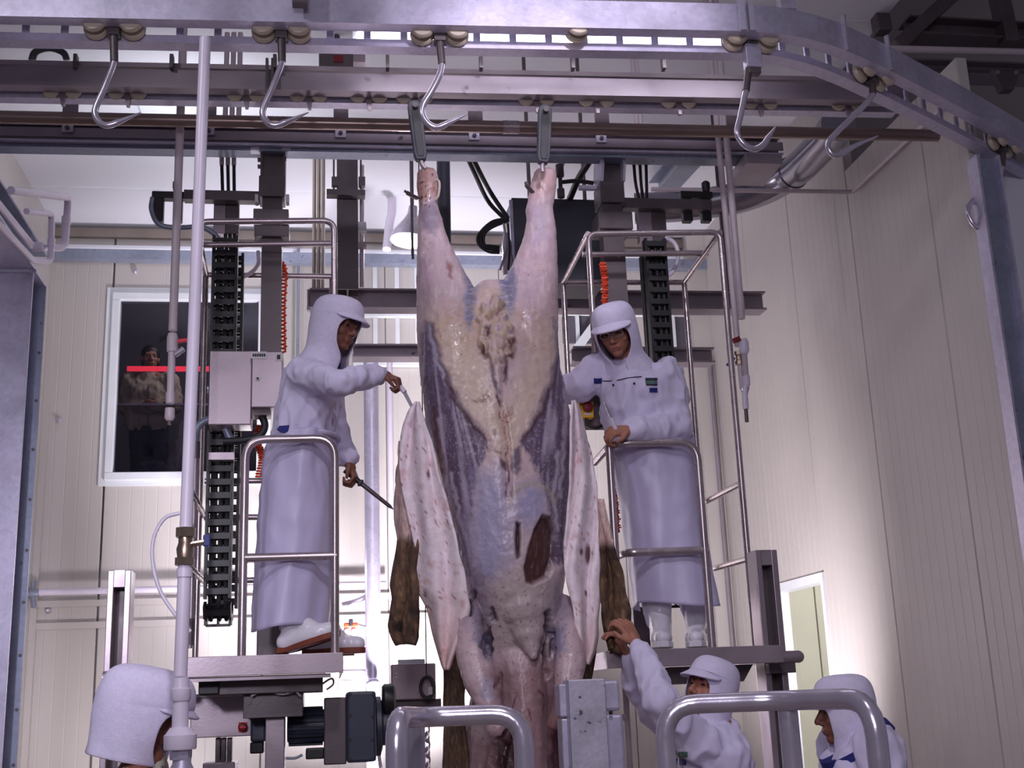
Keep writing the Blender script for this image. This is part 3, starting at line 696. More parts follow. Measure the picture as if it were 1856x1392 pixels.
# cable chains
def chain_link_mesh(w, p, d):
    m = MB()
    for s in (-1, 1): m.bx(s*w/2-0.007, s*w/2+0.007, -d/2, d/2, -p*0.5, p*0.5)
    for s in (-1, 1): m.bx(-w/2, w/2, s*d/2-0.006, s*d/2+0.006, -p*0.22, p*0.22)
    m.bx(-0.006, 0.006, -d/2, d/2, -p*0.22, p*0.22)
    return m.mesh('chain_link')
def cable_chain(label, x, zt, zb, Y, w, gap=0.16, p=0.066, hosepath=True):
    T = thing('cable_chain', label, 'cable chain', (x, Y, zb))
    me = chain_link_mesh(w, p, 0.055); r = gap/2; path = []
    n = int((zt-zb-r)/p)
    for k in range(n): path.append((Vector((x, Y, zt-k*p)), 0.0))
    za = zt-n*p
    na = max(3, int(PI*r/p))
    for k in range(na): a = PI*(k+0.5)/na; path.append((Vector((x, Y+r-r*math.cos(a), za-r*math.sin(a)+0.02)), a))
    for k in range(n): path.append((Vector((x+0.02, Y+gap, za+0.03+k*p)), PI))
    for q, a in path:
        o = link('chain_link', me, 'black', q, T); o.rotation_euler = (a, 0, 0)
    for dx in (-0.3, 0.05, 0.33):
        pp = [Vector((x+dx*w, Y, zt)), Vector((x+dx*w, Y, za)), Vector((x+dx*w, Y+r, za-r)), Vector((x+dx*w, Y+gap, za)), Vector((x+dx*w, Y+gap, zt-0.1))]
        MB().tube(fillet(pp, r*0.9), 0.010, 8).build('cable', 'rubber', T, True)
q = P(409, 440, 6.02); qb = P(405, 1165, 6.02)
cable_chain('long black plastic cable chain hanging beside the left worker', q.x, q.z, qb.z+0.03, 6.02, 0.115)
q = P(1186, 445, 6.02); qb = P(1200, 1128, 6.02)
cable_chain('black plastic cable chain hanging behind the right worker', q.x, q.z, qb.z+0.03, 6.02, 0.105)

# orange spiral hoses
def spiral(label, pts, r, turns, grp=None):
    path = spline([P(*p) for p in pts], 40); n = len(path); out = []
    for i, p in enumerate(path):
        a = 2*PI*turns*i/n; out.append(p+Vector((math.cos(a)*r, math.sin(a)*r, 0)))
    return tag(MB().tube(out, 0.006, 6).build('spiral_hose', 'orange', None, True), label, 'hose', 'orange spiral hoses')
spiral('orange spiral hose hanging along the left mast', [(480, 478, 6.05), (500, 470, 6.1), (516, 490, 6.1), (514, 560, 6.1), (515, 640, 6.1)], 0.012, 46)
spiral('orange spiral hose behind the left worker at waist height', [(472, 770, 6.1), (466, 800, 6.1), (476, 830, 6.1), (470, 865, 6.1)], 0.018, 22)
spiral('orange spiral hose hanging beside the right mast', [(1092, 476, 5.98), (1096, 505, 5.98), (1096, 560, 5.98)], 0.016, 24)
spiral('orange spiral hose dangling left of the right worker apron', [(1112, 815, 5.9), (1116, 880, 5.9), (1121, 965, 5.9)], 0.013, 34)

# cages
def cage(label, tubes, r, loc, extra=()):
    T = thing('platform_guard', label, 'guard rail', loc)
    for nm, pts, rad in tubes:
        q = [P(*p) for p in pts]
        MB().tube(fillet(q, rad) if len(q) > 2 else q, r, 12).build(nm, 'steel_rail', T, True)
    return T
def vert(px, py, Y, py2):      # vertical foot below (px,py) at image height py2
    p = P(px, py, Y); d = ray(px, py2)
    lo, hi = -1.0, 6.0
    for _ in range(40):
        mid = (lo+hi)/2; v = Vector((p.x, p.y, mid))-Vector((0, 0, CAMZ)); yy = 696-FPX*v.dot(_u)/v.dot(_f)
        if yy > py2: lo = mid
        else: hi = mid
    return Vector((p.x, p.y, (lo+hi)/2))
def cage_t(label, tubes, r, loc, m='steel_rail', name='platform_guard', cat='guard rail'):
    T = thing(name, label, cat, loc)
    for nm, q, rad in tubes:
        MB().tube(fillet(q, rad) if len(q) > 2 else q, r, 12).build(nm, m, T, True)
    return T
YN, YF = 5.62, 6.28
DZL = P(470, 1189, 5.25).z; DZR = P(1250, 1176, 5.25).z    # deck heights
def dn(p, z): return Vector((p.x, p.y, z))
# left cage
A = P(356, 402, YN); B = P(606, 400, YN); Cc = P(373, 498, YF); D = P(602, 494, YF)
cage_t('tall tubular steel guard cage around the left platform', [
    ('top_loop', [dn(A, DZL), A, B, dn(B, P(606, 560, YN).z)], 0.06),
    ('corner_post', [dn(Cc, DZL), Cc], 0),
    ('rear_rail', [Cc, Vector((D.x, YF, Cc.z))], 0), ('upper_rail', [P(366, 444, 5.9), P(604, 441, 5.9)], 0),
    ('side_rail', [A+Vector((0, 0, -0.01)), Cc], 0),
    ('corner_post', [dn(D, DZL), Vector((D.x, YF, Cc.z))], 0),
    ('mid_rail', [P(371, 872, YF), P(600, 870, YF)], 0), ('mid_rail', [P(370, 938, YF), P(600, 936, YF)], 0), ('mid_rail', [P(368, 1053, YF), P(600, 1048, YF)], 0),
    ('side_rail', [P(340, 880, YN), P(371, 935, YF)], 0), ('side_rail', [P(338, 1022, YN), P(369, 1053, YF)], 0),
], 0.0155, (A.x, YN, DZL))
# left waist loop
A = P(445, 797, 5.38); B = P(607, 797, 5.38)
cage_t('waist-high steel rail loop in front of the left worker', [
    ('hoop', [dn(A, DZL), A, Vector((B.x, 5.38, A.z+0.005)), dn(B, DZL)], 0.09), ('mid_rail', [P(444, 1011, 5.38), P(610, 1007, 5.38)], 0)], 0.0185, (A.x, 5.38, DZL))
# right cage
A = P(1066, 424, YN); B = P(1305, 421, YN); Cc = P(1021, 512, YF); D = P(1240, 512, YF)
cage_t('tall tubular steel guard cage around the right platform', [
    ('top_loop', [dn(A, P(1050, 640, YN).z), A, B, dn(B, DZR)], 0.05),
    ('rear_loop', [dn(Cc, P(1040, 700, YF).z), Cc, D, dn(D, DZR)], 0.02),
    ('upper_rail', [P(1056, 461, 5.95), P(1283, 459, 5.95)], 0),
    ('side_rail', [A, Cc], 0), ('side_rail', [B, D], 0),
    ('side_rail', [P(1343, 876, YN), P(1282, 908, YF)], 0), ('side_rail', [P(1358, 1012, YN), P(1296, 1030, YF)], 0),
], 0.0155, (A.x, YN, DZR))
A = P(1103, 806, 5.55); B = P(1262, 797, 5.38)
cage_t('waist-high steel rail loop in front of the right worker', [
    ('hoop', [P(1078, 838, 5.75), P(1108, 804, 5.40), Vector((B.x, 5.38, P(1108, 804, 5.40).z)), dn(B, DZR)], 0.09), ('corner_post', [P(1104, 808, 5.43), dn(P(1104, 808, 5.43), DZR)], 0),
    ('mid_rail', [P(1118, 1008, 5.6), P(1135, 1002, 5.4), P(1284, 997, 5.38)], 0.05)], 0.0185, (A.x, 5.4, DZR))
# ================================================================== platforms
YD0, YD1 = 5.25, 6.40
def px_x(px, py, Y): return P(px, py, Y).x
lp = thing('lift_platform', 'steel lift platform deck under the left worker', 'platform', (P(470, 1200, 5.8).x, 5.8, DZL-0.08))
x0, x1 = px_x(318, 1205, YD0), px_x(622, 1200, YD0)
MB().bx(x0, x1, YD0, YD1, DZL-0.012, DZL).build('deck_plate', 'steel', lp)
MB().bx(x0, x1, YD0-0.006, YD0, DZL-0.078, DZL+0.004).build('front_skirt', 'steel', lp, bevel=0.003)
for xx in (x0, x1-0.006): MB().bx(xx, xx+0.006, YD0, YD1, DZL-0.078, DZL-0.012).build('side_skirt', 'steel', lp)
MB().bx(x0+0.02, x1-0.05, YD0+0.02, YD0+0.05, DZL-0.095, DZL-0.078).build('edge_rail', 'steel', lp)
MB().bx(px_x(362, 1232, 5.4), px_x(585, 1232, 5.4), 5.40, 5.9, DZL-0.15, DZL-0.08).build('under_channel', 'steel_dark', lp, bevel=0.004)
MB().bx(px_x(360, 1232, 5.38), px_x(397, 1232, 5.38), 5.38, 5.46, DZL-0.145, DZL-0.08).build('junction_block', 'black', lp, bevel=0.004)
MB().bx(px_x(441, 1265, 5.45), px_x(549, 1265, 5.45), 5.45, 5.85, DZL-0.25, DZL-0.15).build('cross_head', 'steel_dark', lp, bevel=0.003)
for px in (450, 541): MB().lathe([(0.014, 0), (0.014, 0.006)], P(px, 1272, 5.45), (0, -1, 0), 8).build('bolt', 'steel_dark', lp)
MB().bx(px_x(481, 1320, 5.5), px_x(516, 1320, 5.5), 5.50, 5.62, 0.0, DZL-0.25).build('support_leg', 'steel', lp, bevel=0.004)
# step box behind the boots
tag(rect_px(465, 522, 1128, 1189, 5.9, 0.25, 'step_box', 'steel_dark', None, 0.006), 'plain dark metal box behind the left worker boots', 'box')
tag(rect_px(1150, 1178, 1100, 1180, 6.0, 0.2, 'step_box', 'steel_dark', None, 0.006), 'dark metal box beside the right worker boots', 'box')
# loose wires under the left deck
for k, (pts, lb) in enumerate(((
    [(455, 1262, 5.42), (480, 1250, 5.42), (510, 1258, 5.42), (545, 1250, 5.42), (575, 1240, 5.42)], 'grey wire sagging lowest under the left platform'),
    ([(520, 1258, 5.41), (530, 1248, 5.41), (545, 1262, 5.41)], 'short grey wire loop under the left platform'),
    ([(575, 1246, 5.44), (600, 1230, 5.44), (604, 1240, 5.44), (592, 1250, 5.44)], 'coiled wire end at the right of the left platform'))):
    tubething('loose_wire', lb, pts, 0.005, 'pvc_dull', 'wire', 6)
rp = thing('lift_platform', 'steel lift platform deck under the right worker', 'platform', (P(1250, 1190, 5.8).x, 5.8, DZR-0.08))
x0, x1 = px_x(1100, 1200, YD0), px_x(1419, 1185, YD0)
MB().bx(x0, x1, YD0, YD1, DZR-0.012, DZR).build('deck_plate', 'steel', rp)
MB().bx(x0, x1, YD0-0.006, YD0, DZR-0.072, DZR+0.004).build('front_skirt', 'steel', rp, bevel=0.003)
for xx in (x0, x1-0.006): MB().bx(xx, xx+0.006, YD0, YD1, DZR-0.072, DZR-0.012).build('side_skirt', 'steel', rp)
q0 = px_x(1215, 1210, 5.4); q1 = px_x(1365, 1205, 5.4)
MB().prism([(q0, 5.4, DZR-0.072), (q1, 5.4, DZR-0.072), (q1-0.05, 5.4, DZR-0.145), (q0-0.1, 5.4, DZR-0.145)], (0, 0.5, 0)).build('under_channel', 'steel_dark', rp)
# stand columns with slot and rounded catch rail
def stand(label, x0p, x1p, ytop, Y, cat_y, cat_x0, cat_x1, lab2):
    T = thing('guide_column', label, 'column', (P((x0p+x1p)/2, ytop, Y).x, Y, 0))
    a = P(x0p, ytop, Y); b = P(x1p, ytop, Y); w = b.x-a.x; t = w*0.27
    MB().bx(a.x, a.x+t, Y, Y+0.12, 0, a.z).build('side_bar', 'steel', T, bevel=0.003)
    MB().bx(b.x-t, b.x, Y, Y+0.12, 0, a.z).build('side_bar', 'steel', T, bevel=0.003)
    MB().bx(a.x+t, b.x-t, Y, Y+0.12, a.z-0.07, a.z).build('top_bar', 'steel', T)
    MB().bx(a.x+t, b.x-t, Y+0.09, Y+0.12, 0, a.z-0.07).build('slot_back', 'steel_dark', T)
    # catch rail
    z = P((cat_x0+cat_x1)/2, cat_y, Y-0.05).z; c0 = P(cat_x0, cat_y, Y-0.05).x; c1 = P(cat_x1, cat_y, Y-0.05).x
    n = []
    sgn = 1 if c1 > (a.x+b.x)/2 and cat_x1 > x1p+10 else -1
    prof = []
    r = 0.028
    pts = [Vector((c0, Y-0.04, z)), Vector((c1, Y-0.04, z))]
    T2 = thing('catch_rail', lab2, 'rail', (c0, Y-0.04, z-r))
    end = pts[1] if sgn > 0 else pts[0]; st = pts[0] if sgn > 0 else pts[1]
    MB().tube([st, end], r, 14).build('rail_bar', 'steel', T2, True)
    MB().ball(end, r, 14, 8).build('rail_end', 'steel', T2, True)
    MB().bx(min(c0, c1)+0.02, max(c0, c1)-0.02, Y-0.05, Y-0.002, z-0.07, z-0.02).build('rail_bracket', 'steel_dark', T2)
    return T
stand('slotted steel guide column left of the left platform', 196, 238, 1034, 5.35, 1227, 186, 300, 'round-ended steel catch rail crossing the left guide column')
stand('slotted steel guide column right of the right platform', 1368, 1408, 997, 5.45, 1191, 1385, 1448, 'round-ended steel catch rail at the end of the right platform')

# control cabinet on the left mast
cb = thing('control_cabinet', 'stainless control cabinet mounted behind the left worker back', 'cabinet', P(440, 770, 5.85))
rect_px(379, 456, 636, 770, 5.80, 0.14, 'cabinet_body', 'steel', cb, 0.004)
rect_px(456, 512, 637, 738, 5.76, 0.18, 'cabinet_door', 'steel', cb, 0.004)
rect_px(380, 454, 638, 768, 5.796, 0.004, 'side_cover', 'steel', cb)
rect_px(454, 484, 637, 650, 5.757, 0.003, 'name_plate', 'label_white', cb)
for k in range(6): rect_px(458+k*4, 461+k*4, 641, 646, 5.755, 0.003, 'letter', 'ink', cb)
rect_px(499, 512, 640, 654, 5.757, 0.003, 'name_plate', 'label_white', cb)
rect_px(502, 508, 643, 651, 5.755, 0.002, 'letter', 'ink', cb)
MB().lathe([(0.013, 0), (0.013, 0.005), (0.008, 0.006)], P(467, 686, 5.76), (0, -1, 0), 14).build('lock', 'label_white', cb, True)
MB().lathe([(0.006, 0), (0.006, 0.003)], P(467, 686, 5.753), (0, -1, 0), 10).build('keyhole', 'ink', cb, True)
rect_px(456, 490, 740, 752, 5.80, 0.1, 'bottom_ledge', 'steel_dark', cb)
tubething('black_hose', 'thick black hose curling below the control cabinet', [(470, 745, 5.85), (480, 770, 5.85), (470, 790, 5.85), (440, 798, 5.85), (405, 800, 5.86)], 0.018, 'rubber', 'hose')
tubething('arched_hose', 'pale grey arched hose left of the left cable chain', [(353, 815, 5.9), (354, 785, 5.9), (366, 766, 5.9), (385, 762, 5.9), (405, 772, 5.9), (418, 797, 5.9)], 0.019, 'galv_blue', 'hose')
T = thing('hose_pole', 'thin steel pole under the arched hose', 'pole', P(355, 1180, 5.9))
a = P(355, 812, 5.9); MB().cyl(vert(355, 812, 5.9, 1175), a, 0.012).build('pole', 'steel', T, True)
MB().lathe([(0.02, -0.05), (0.02, 0.03)], a, (0, 0, 1), 12).build('hose_fitting', 'steel_dark', T, True)
MB().lathe([(0.017, -0.06), (0.017, 0.06)], vert(355, 812, 5.9, 1145), (0, 0, 1), 12).build('hose_fitting', 'steel_dark', T, True)
rect_px(378, 424, 820, 833, 5.9, 0.05, 'clamp_bar', 'steel', T)
tubething('slim_tube', 'thin white plastic tube arcing beside the tall white pipe', [(325, 930, 5.6), (298, 940, 5.6), (279, 975, 5.6), (277, 1020, 5.6), (290, 1070, 5.6), (315, 1110, 5.6), (345, 1145, 5.6)], 0.009, 'pvc', 'tube')

# emergency stop box near the right worker
eb = thing('stop_box', 'grey control box with yellow emergency stop plate beside the carcass', 'control box', P(1075, 770, 5.75))
rect_px(1058, 1110, 706, 772, 5.80, 0.10, 'box_body', 'steel_dark', eb, 0.004)
rect_px(1050, 1076, 728, 757, 5.70, 0.05, 'yellow_plate', 'yellow', eb, 0.004)
MB().lathe([(0.022, 0), (0.026, 0.014), (0.026, 0.024), (0.016, 0.03)], P(1064, 738, 5.70), (0, -1, 0), 18).build('stop_button', 'red_dark', eb, True)
rect_px(1059, 1071, 748, 752, 5.697, 0.004, 'plate_label', 'label_white', eb)
tubething('box_cable', 'short black cable under the yellow emergency stop', [(1062, 757, 5.72), (1066, 770, 5.72), (1080, 776, 5.72), (1092, 772, 5.76)], 0.008, 'rubber', 'cable')

# machinery under the left platform
mb = thing('control_box', 'grey steel control box with red isolator switch below the left platform', 'control box', P(400, 1335, 5.75))
rect_px(345, 456, 1262, 1336, 5.75, 0.16, 'box_body', 'steel', mb, 0.004)
rect_px(345, 448, 1257, 1263, 5.73, 0.18, 'box_lid', 'frame_white', mb)
rect_px(432, 448, 1309, 1327, 5.745, 0.005, 'switch_plate', 'orange', mb, 0.003)
MB().lathe([(0.02, 0), (0.02, 0.02), (0.014, 0.024)], P(440, 1318, 5.745), (0, -1, 0), 16).build('switch_knob', 'red_dark', mb, True)
MB().obox(P(440, 1318, 5.718), (0.014, 0, 0), (0, 0.005, 0), (0, 0, 0.004)).build('switch_grip', 'red', mb)
pm_ = thing('pedestal', 'dark ribbed pedestal standing below the grey control box', 'pedestal', P(405, 1392, 5.75))
for x in (390, 400, 411): rect_px(x, x+9, 1337, 1400, 5.80, 0.06, 'cable_duct', 'steel_dark', pm_, 0.003)
rect_px(366, 425, 1382, 1480, 5.7, 0.2, 'base_box', 'steel', pm_, 0.006)
mo = thing('gear_motor', 'dark blue finned gear motor below the left platform', 'motor', P(560, 1385, 5.6))
a = P(520, 1318, 5.62); b = P(588, 1318, 5.62); zc = a.z
hh = (P(550, 1282, 5.62).z-P(550, 1352, 5.62).z)/2; zc = (P(550, 1282, 5.62).z+P(550, 1352, 5.62).z)/2
MB().lathe([(hh*0.8, 0), (hh*0.86, 0.01), (hh*0.86, b.x-a.x)], (a.x, 5.7, zc), (1, 0, 0), 24).build('motor_barrel', 'motor', mo, True)
for k in range(16):
    an = 2*PI*k/16+0.1; d = Vector((0, math.cos(an), math.sin(an)))
    MB().obox(Vector(((a.x+b.x)/2, 5.7, zc))+d*hh*0.93, ((b.x-a.x)*0.46, 0, 0), d*hh*0.10, Vector((0, -d.z, d.y))*0.006).build('cooling_fin', 'motor', mo)
rect_px(454, 482, 1296, 1345, 5.62, 0.14, 'fan_cowl', 'motor', mo, 0.01)
rect_px(453, 478, 1345, 1366, 5.64, 0.1, 'terminal_box', 'black', mo, 0.006)
rect_px(587, 628, 1264, 1386, 5.55, 0.30, 'gear_cover', 'steel_dark', mo, 0.006)
rect_px(628, 682, 1253, 1382, 5.53, 0.34, 'gear_case', 'motor', mo, 0.012)
for (x, y) in ((634, 1258), (676, 1258), (634, 1296), (676, 1298), (634, 1340), (676, 1340), (634, 1376), (676, 1376)):
    MB().lathe([(0.008, 0), (0.008, 0.006)], P(x, y, 5.53), (0, -1, 0), 6).build('bolt', 'black', mo)
c = P(690, 1316, 5.68); MB().lathe([(0.13, 0), (0.13, 0.02), (0.085, 0.03), (0.085, 0.06)], (P(682, 1316, 5.68).x, 5.70, c.z), (1, 0, 0), 24).build('output_flange', 'motor', mo, True)
MB().lathe([(0.06, 0), (0.07, 0.01), (0.07, 0.05), (0.05, 0.06)], (P(692, 1270, 5.68).x, 5.66, P(700, 1268, 5.66).z), (1, 0, 0), 18).build('coupling_boss', 'black', mo, True)
rect_px(554, 588, 1356, 1376, 5.6, 0.08, 'cable_box', 'black', mo, 0.006)
MB().tube(spline(TB([(548, 1368, 5.6), (535, 1374, 5.6), (518, 1374, 5.6)]), 5), 0.006).build('motor_cable', 'galv_blue', mo, True)
# enclosure with a coiled cable
ec = thing('junction_box', 'stainless junction box left of the carcass chest', 'junction box', P(750, 1265, 6.2))
rect_px(709, 790, 1203, 1268, 6.2, 0.2, 'box_body', 'steel', ec, 0.006)
rect_px(722, 770, 1195, 1203, 6.3, 0.06, 'top_handle', 'frame_white', ec)
for y in (1219, 1225): rect_px(716, 722, y, y+4, 6.197, 0.004, 'marking', 'label_white', ec)
rect_px(690, 800, 1268, 1300, 6.25, 0.2, 'lower_beam', 'steel_dark', ec)
q_ = P(745, 1300, 6.3); MB().bx(q_.x-0.04, q_.x+0.04, 6.3, 6.38, 0, q_.z+0.02).build('stand_leg', 'steel_dark', ec)
cc = thing('cable_coil', 'black coiled cable hanging in front of the junction box', 'cable', P(772, 1265, 6.1))
for k, (rx, rz, dx) in enumerate(((0.032, 0.05, 0), (0.036, 0.054, 0.004), (0.028, 0.046, 0.003))):
    c = P(773, 1246, 6.12+k*0.01); MB().tube([c+Vector((rx*math.cos(t*PI/12)+dx, 0, rz*math.sin(t*PI/12))) for t in range(24)], 0.0055, 6, closed=True).build('coil_turn', 'rubber', cc, True)
MB().tube([P(773, 1226, 6.12), Vector((P(773, 1226, 6.12).x, 5.98, 4.39))], 0.003, 6).build('cord', 'rubber', cc, True)
MB().obox(P(780, 1252, 6.10), (0.010, 0, 0), (0, 0.003, 0), (0, 0, 0.018)).build('tag_label', 'label_white', cc)

# ================================================================== background steelwork
YBK = 7.6
beam_between('cross_beam', 'dark I-beam crossing behind the carcass at head height of the workers', P(562, 545, YBK), P(1382, 550, YBK), 0.14, 0.13, 'beam_grey')
beam_between('cross_beam', 'lower grey beam behind the left worker hand', P(640, 640, YBK+0.3), P(762, 640, YBK+0.3), 0.14, 0.09, 'beam_grey')
beam_between('cross_beam', 'lower grey beam behind the right worker shoulder', P(1036, 646, YBK+0.3), P(1290, 648, YBK+0.3), 0.14, 0.11, 'beam_grey')
def col_px(name, label, x0, x1, y0, y1, Y, d, m, cat='column', parts=()):
    T = thing(name, label, cat, P((x0+x1)/2, y1, Y)); a = P(x0, (y0+y1)/2, Y); b = P(x1, (y0+y1)/2, Y); zt = P((x0+x1)/2, y0, Y).z; zb = P((x0+x1)/2, y1, Y).z
    MB().bx(a.x, b.x, Y, Y+0.012, zb, zt).build('front_flange', m, T); MB().bx((a.x+b.x)/2-0.005, (a.x+b.x)/2+0.005, Y+0.012, Y+d-0.012, zb, zt).build('web', m, T)
    MB().bx(a.x, b.x, Y+d-0.012, Y+d, zb, zt).build('rear_flange', m, T)
    return T
col_px('hanging_column', 'dark steel column hanging left of the lamp, above the left worker', 611, 649, 268, 524, 7.3, 0.16, 'steel_dark')
pipe_thing('pale_conduit', 'pale conduit standing against the right side of the dark hanging column', [P(656, 300, 7.4), P(656, 520, 7.4)], 0.014, 'pvc_dull')
T = thing('pipe_clamp', 'dark clamp bracket across the hanging column', 'bracket', P(630, 350, 7.2)); rect_px(592, 662, 343, 353, 7.22, 0.07, 'clamp_bar', 'steel_dark', T)
for x in (605, 654):
    rect_px(x-4, x+8, 320, 336, 7.24, 0.04, 'clamp_block', 'steel_dark', T)
    MB().cyl(P(x, 270, 7.26), P(x, 343, 7.26), 0.006, 8).build('rod', 'steel_dark', T, True)
T = thing('pipe_clamp', 'small pale clamp low on the hanging column conduit', 'bracket', P(656, 420, 7.3)); rect_px(649, 664, 402, 418, 7.28, 0.04, 'clamp_block', 'frame_white', T); rect_px(649, 664, 438, 448, 7.28, 0.04, 'clamp_block', 'steel', T)
for k, x in enumerate((570, 578, 586)):
    pipe_thing('conduit', ('left', 'middle', 'right')[k] + ' one of three beige conduits standing behind the left cage', [P(x, 262, 7.7), vert(x, 262, 7.7, 600)], 0.013, 'seal')
rt = thing('gauge_rack', 'small rack of tubes at the lower end of the beige conduits', 'rack', P(575, 585, 7.6))
for x in (560, 571, 579, 587): MB().cyl(P(x, 525, 7.62), P(x, 560, 7.62), 0.012, 8).build('tube', 'steel_rail', rt, True)
rect_px(556, 592, 555, 562, 7.6, 0.04, 'rack_bar', 'frame_white', rt)
pipe_thing('round_column', 'slim dark round column between the hind legs of the carcass', [P(803, 262, 7.0), P(806, 480, 7.0)], 0.042, 'dark_paint', cat='column')
pipe_thing('grey_conduit', 'thin grey conduit standing behind the spiral hose on the back wall', [P(541, 440, 9.9), vert(541, 440, 9.9, 700)], 0.012, 'galv_blue')
for (x, w_, y0, y1, Y, lb, mm) in ((672, 0.055, 640, 1210, 8.8, 'wide pale post behind the knife, lit by the flood lamp', 'galv'),
                          (706, 0.022, 640, 1000, 8.9, 'thin white pipe behind the knife, right of the wide post', 'pvc')):
    pipe_thing('back_post', lb, [P(x, y0, Y), dn(P(x, y0, Y), 0.0)], w_, mm, cat='post')
# glazed white frame behind the carcass between the beams
fr_ = thing('glazed_partition', 'white framed partition behind the left worker and the carcass', 'partition', P(700, 640, 9.9))
for x in (643, 680, 720, 756): rect_px(x-4, x+4, 482, 640, 9.94, 0.058, 'mullion', 'frame_white', fr_)
rect_px(640, 762, 566, 573, 9.93, 0.06, 'transom', 'frame_white', fr_); rect_px(640, 762, 650, 662, 9.93, 0.06, 'transom', 'frame_white', fr_)
fr_ = thing('glazed_partition', 'white framed partition behind the right worker head', 'partition', P(1180, 640, 9.9))
for x in (1048, 1212, 1222, 1283): rect_px(x-3, x+3, 570, 640, 9.94, 0.058, 'mullion', 'frame_white', fr_)
rect_px(1020, 1290, 562, 571, 9.93, 0.06, 'transom', 'frame_white', fr_)
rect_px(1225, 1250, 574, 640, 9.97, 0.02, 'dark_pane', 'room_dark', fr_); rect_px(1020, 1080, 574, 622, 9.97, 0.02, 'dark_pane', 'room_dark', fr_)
MB().obox(P(1065, 606, 9.91), (0.10, 0, 0.13), (0, 0.02, 0), (0.03, 0, -0.023)).build('diagonal_strut', 'frame_white', fr_)
rect_px(1268, 1296, 645, 652, 9.93, 0.06, 'ledge', 'frame_white', fr_)
pipe_thing('corner_conduit', 'grey conduit standing in the far right corner behind the right cage', [P(1285, 640, 9.815), vert(1285, 640, 9.815, 1200)], 0.02, 'beam_grey')
pipe_thing('corner_conduit', 'brownish conduit pair beside the upper right cage corner', [Vector((P(1300, 300, 7.3).x, 7.3, ZC-0.002)), vert(1300, 300, 7.3, 530)], 0.018, 'steel_dark')
# white wall pipe and wall bumpers low on the back wall
pipe_thing('wall_pipe', 'white pipe running along the lower back wall at left', [P(48, 1074, YB-0.12), Vector((P(700, 1060, YB-0.12).x, YB-0.12, P(48, 1074, YB-0.12).z))], 0.026, 'pvc')
vv = thing('tap_valve', 'small grey tap valve on the white wall pipe at far left', 'valve', P(62, 1095, YB-0.14))
a = P(58, 1075, YB-0.14)
MB().lathe([(0.03, -0.05), (0.036, -0.03), (0.036, 0.03), (0.03, 0.05)], a, (1, 0, 0), 12).build('valve_body', 'galv_blue', vv, True)
MB().cyl(a, a+Vector((0.0, 0, 0.09)), 0.014, 8).build('stem', 'galv_blue', vv, True); MB().cyl(a, a+Vector((0.02, 0, -0.11)), 0.02, 8).build('spout', 'galv_blue', vv, True)
for (y, lb) in ((1090, 'upper'), (1130, 'lower')):
    z = P(60, y, YB-0.02).z
    struct(MB().bx(XL+0.05, 0.9, YB-0.03, YB-0.001, z-0.05, z).build('trim_6' if y == 1090 else 'trim_7', 'panel'))
pipe_thing('short_wall_pipe', 'short bent white pipe below the orange tap', [P(590, 1220, 8.9), P(688, 1218, 8.9), vert(688, 1218, 8.9, 1130)], 0.022, 'pvc', 0.05)
tubething('white_hose', 'white hose curving down from the wall near the orange tap', [(620, 1096, 8.9), (650, 1088, 8.9), (680, 1072, 8.9)], 0.018, 'pvc', 'hose')
tubething('white_hose', 'white hose curving right of the orange tap', [(648, 1134, 8.8), (668, 1142, 8.8), (682, 1168, 8.8), (686, 1200, 8.8)], 0.016, 'pvc', 'hose')
ot = thing('orange_tap', 'orange tap with white fittings on the wall left of the dangling hide', 'tap', P(636, 1165, 8.8))
MB().obox(P(636, 1133, 8.8), (0.05, 0, 0), (0, 0.02, 0), (0, 0, 0.016)).build('tap_handle', 'orange', ot, bevel=0.008)
MB().obox(P(636, 1129, 8.77), (0.014, 0, 0), (0, 0.02, 0), (0, 0, 0.026)).build('tap_core', 'ink', ot, bevel=0.006)
for dx in (-8, 5): MB().caps(P(636+dx, 1142, 8.8), 0.022, P(634+dx, 1160, 8.8), 0.014).build('spout', 'pvc_dull', ot, True)
bp_ = thing('wall_brackets', 'grey bracket and cup holder low on the back wall', 'bracket', P(660, 1240, 8.7)); rect_px(612, 642, 1232, 1252, 8.7, 0.06, 'bracket_box', 'steel', bp_, 0.004)
MB().ball(P(676, 1240, 8.7), (0.05, 0.04, 0.045)).build('cup', 'galv', bp_, True)
tubething('floor_tube', 'pair of white tubes below the gear motor', [(690, 1392, 7.5), (682, 1330, 7.5)], 0.012, 'pvc', 'tube', sp=False)
# small brown step end and box at right of the left platform
tag(MB().tube([P(618, 1182, 5.9), P(642, 1181, 5.9)], 0.018, 12).build('pedal_bar', 'sole', None, True), 'short brown rubber bar at the right end of the left platform', 'bar')
# cabinet behind the right leg
cab = thing('dark_cabinet', 'dark grey electrical cabinet hanging behind the right hind leg', 'cabinet', P(1010, 510, 6.6))
rect_px(930, 1092, 360, 512, 6.6, 0.3, 'cabinet_body', 'dark_paint', cab, 0.006)
rect_px(926, 932, 362, 512, 6.59, 0.02, 'edge_strip', 'galv', cab)
for px in (960, 1060): MB().cyl(P(px, 362, 6.75), Vector((P(px, 362, 6.75).x, 6.75, ZC-0.002)), 0.012, 8).build('hanger_rod', 'steel_dark', cab, True)
hz = [(846, 262, 6.05), (866, 305, 6.3), (890, 350, 6.65), (920, 395, 6.6)]
tubething('black_cable', 'thick black cable dropping from the beam towards the dark cabinet', hz, 0.014, 'rubber', 'cable')
tubething('black_cable', 'second thick black cable twisted beside the first above the dark cabinet', [(836, 262, 6.05), (862, 318, 6.3), (885, 365, 6.6), (916, 398, 6.58)], 0.013, 'rubber', 'cable')
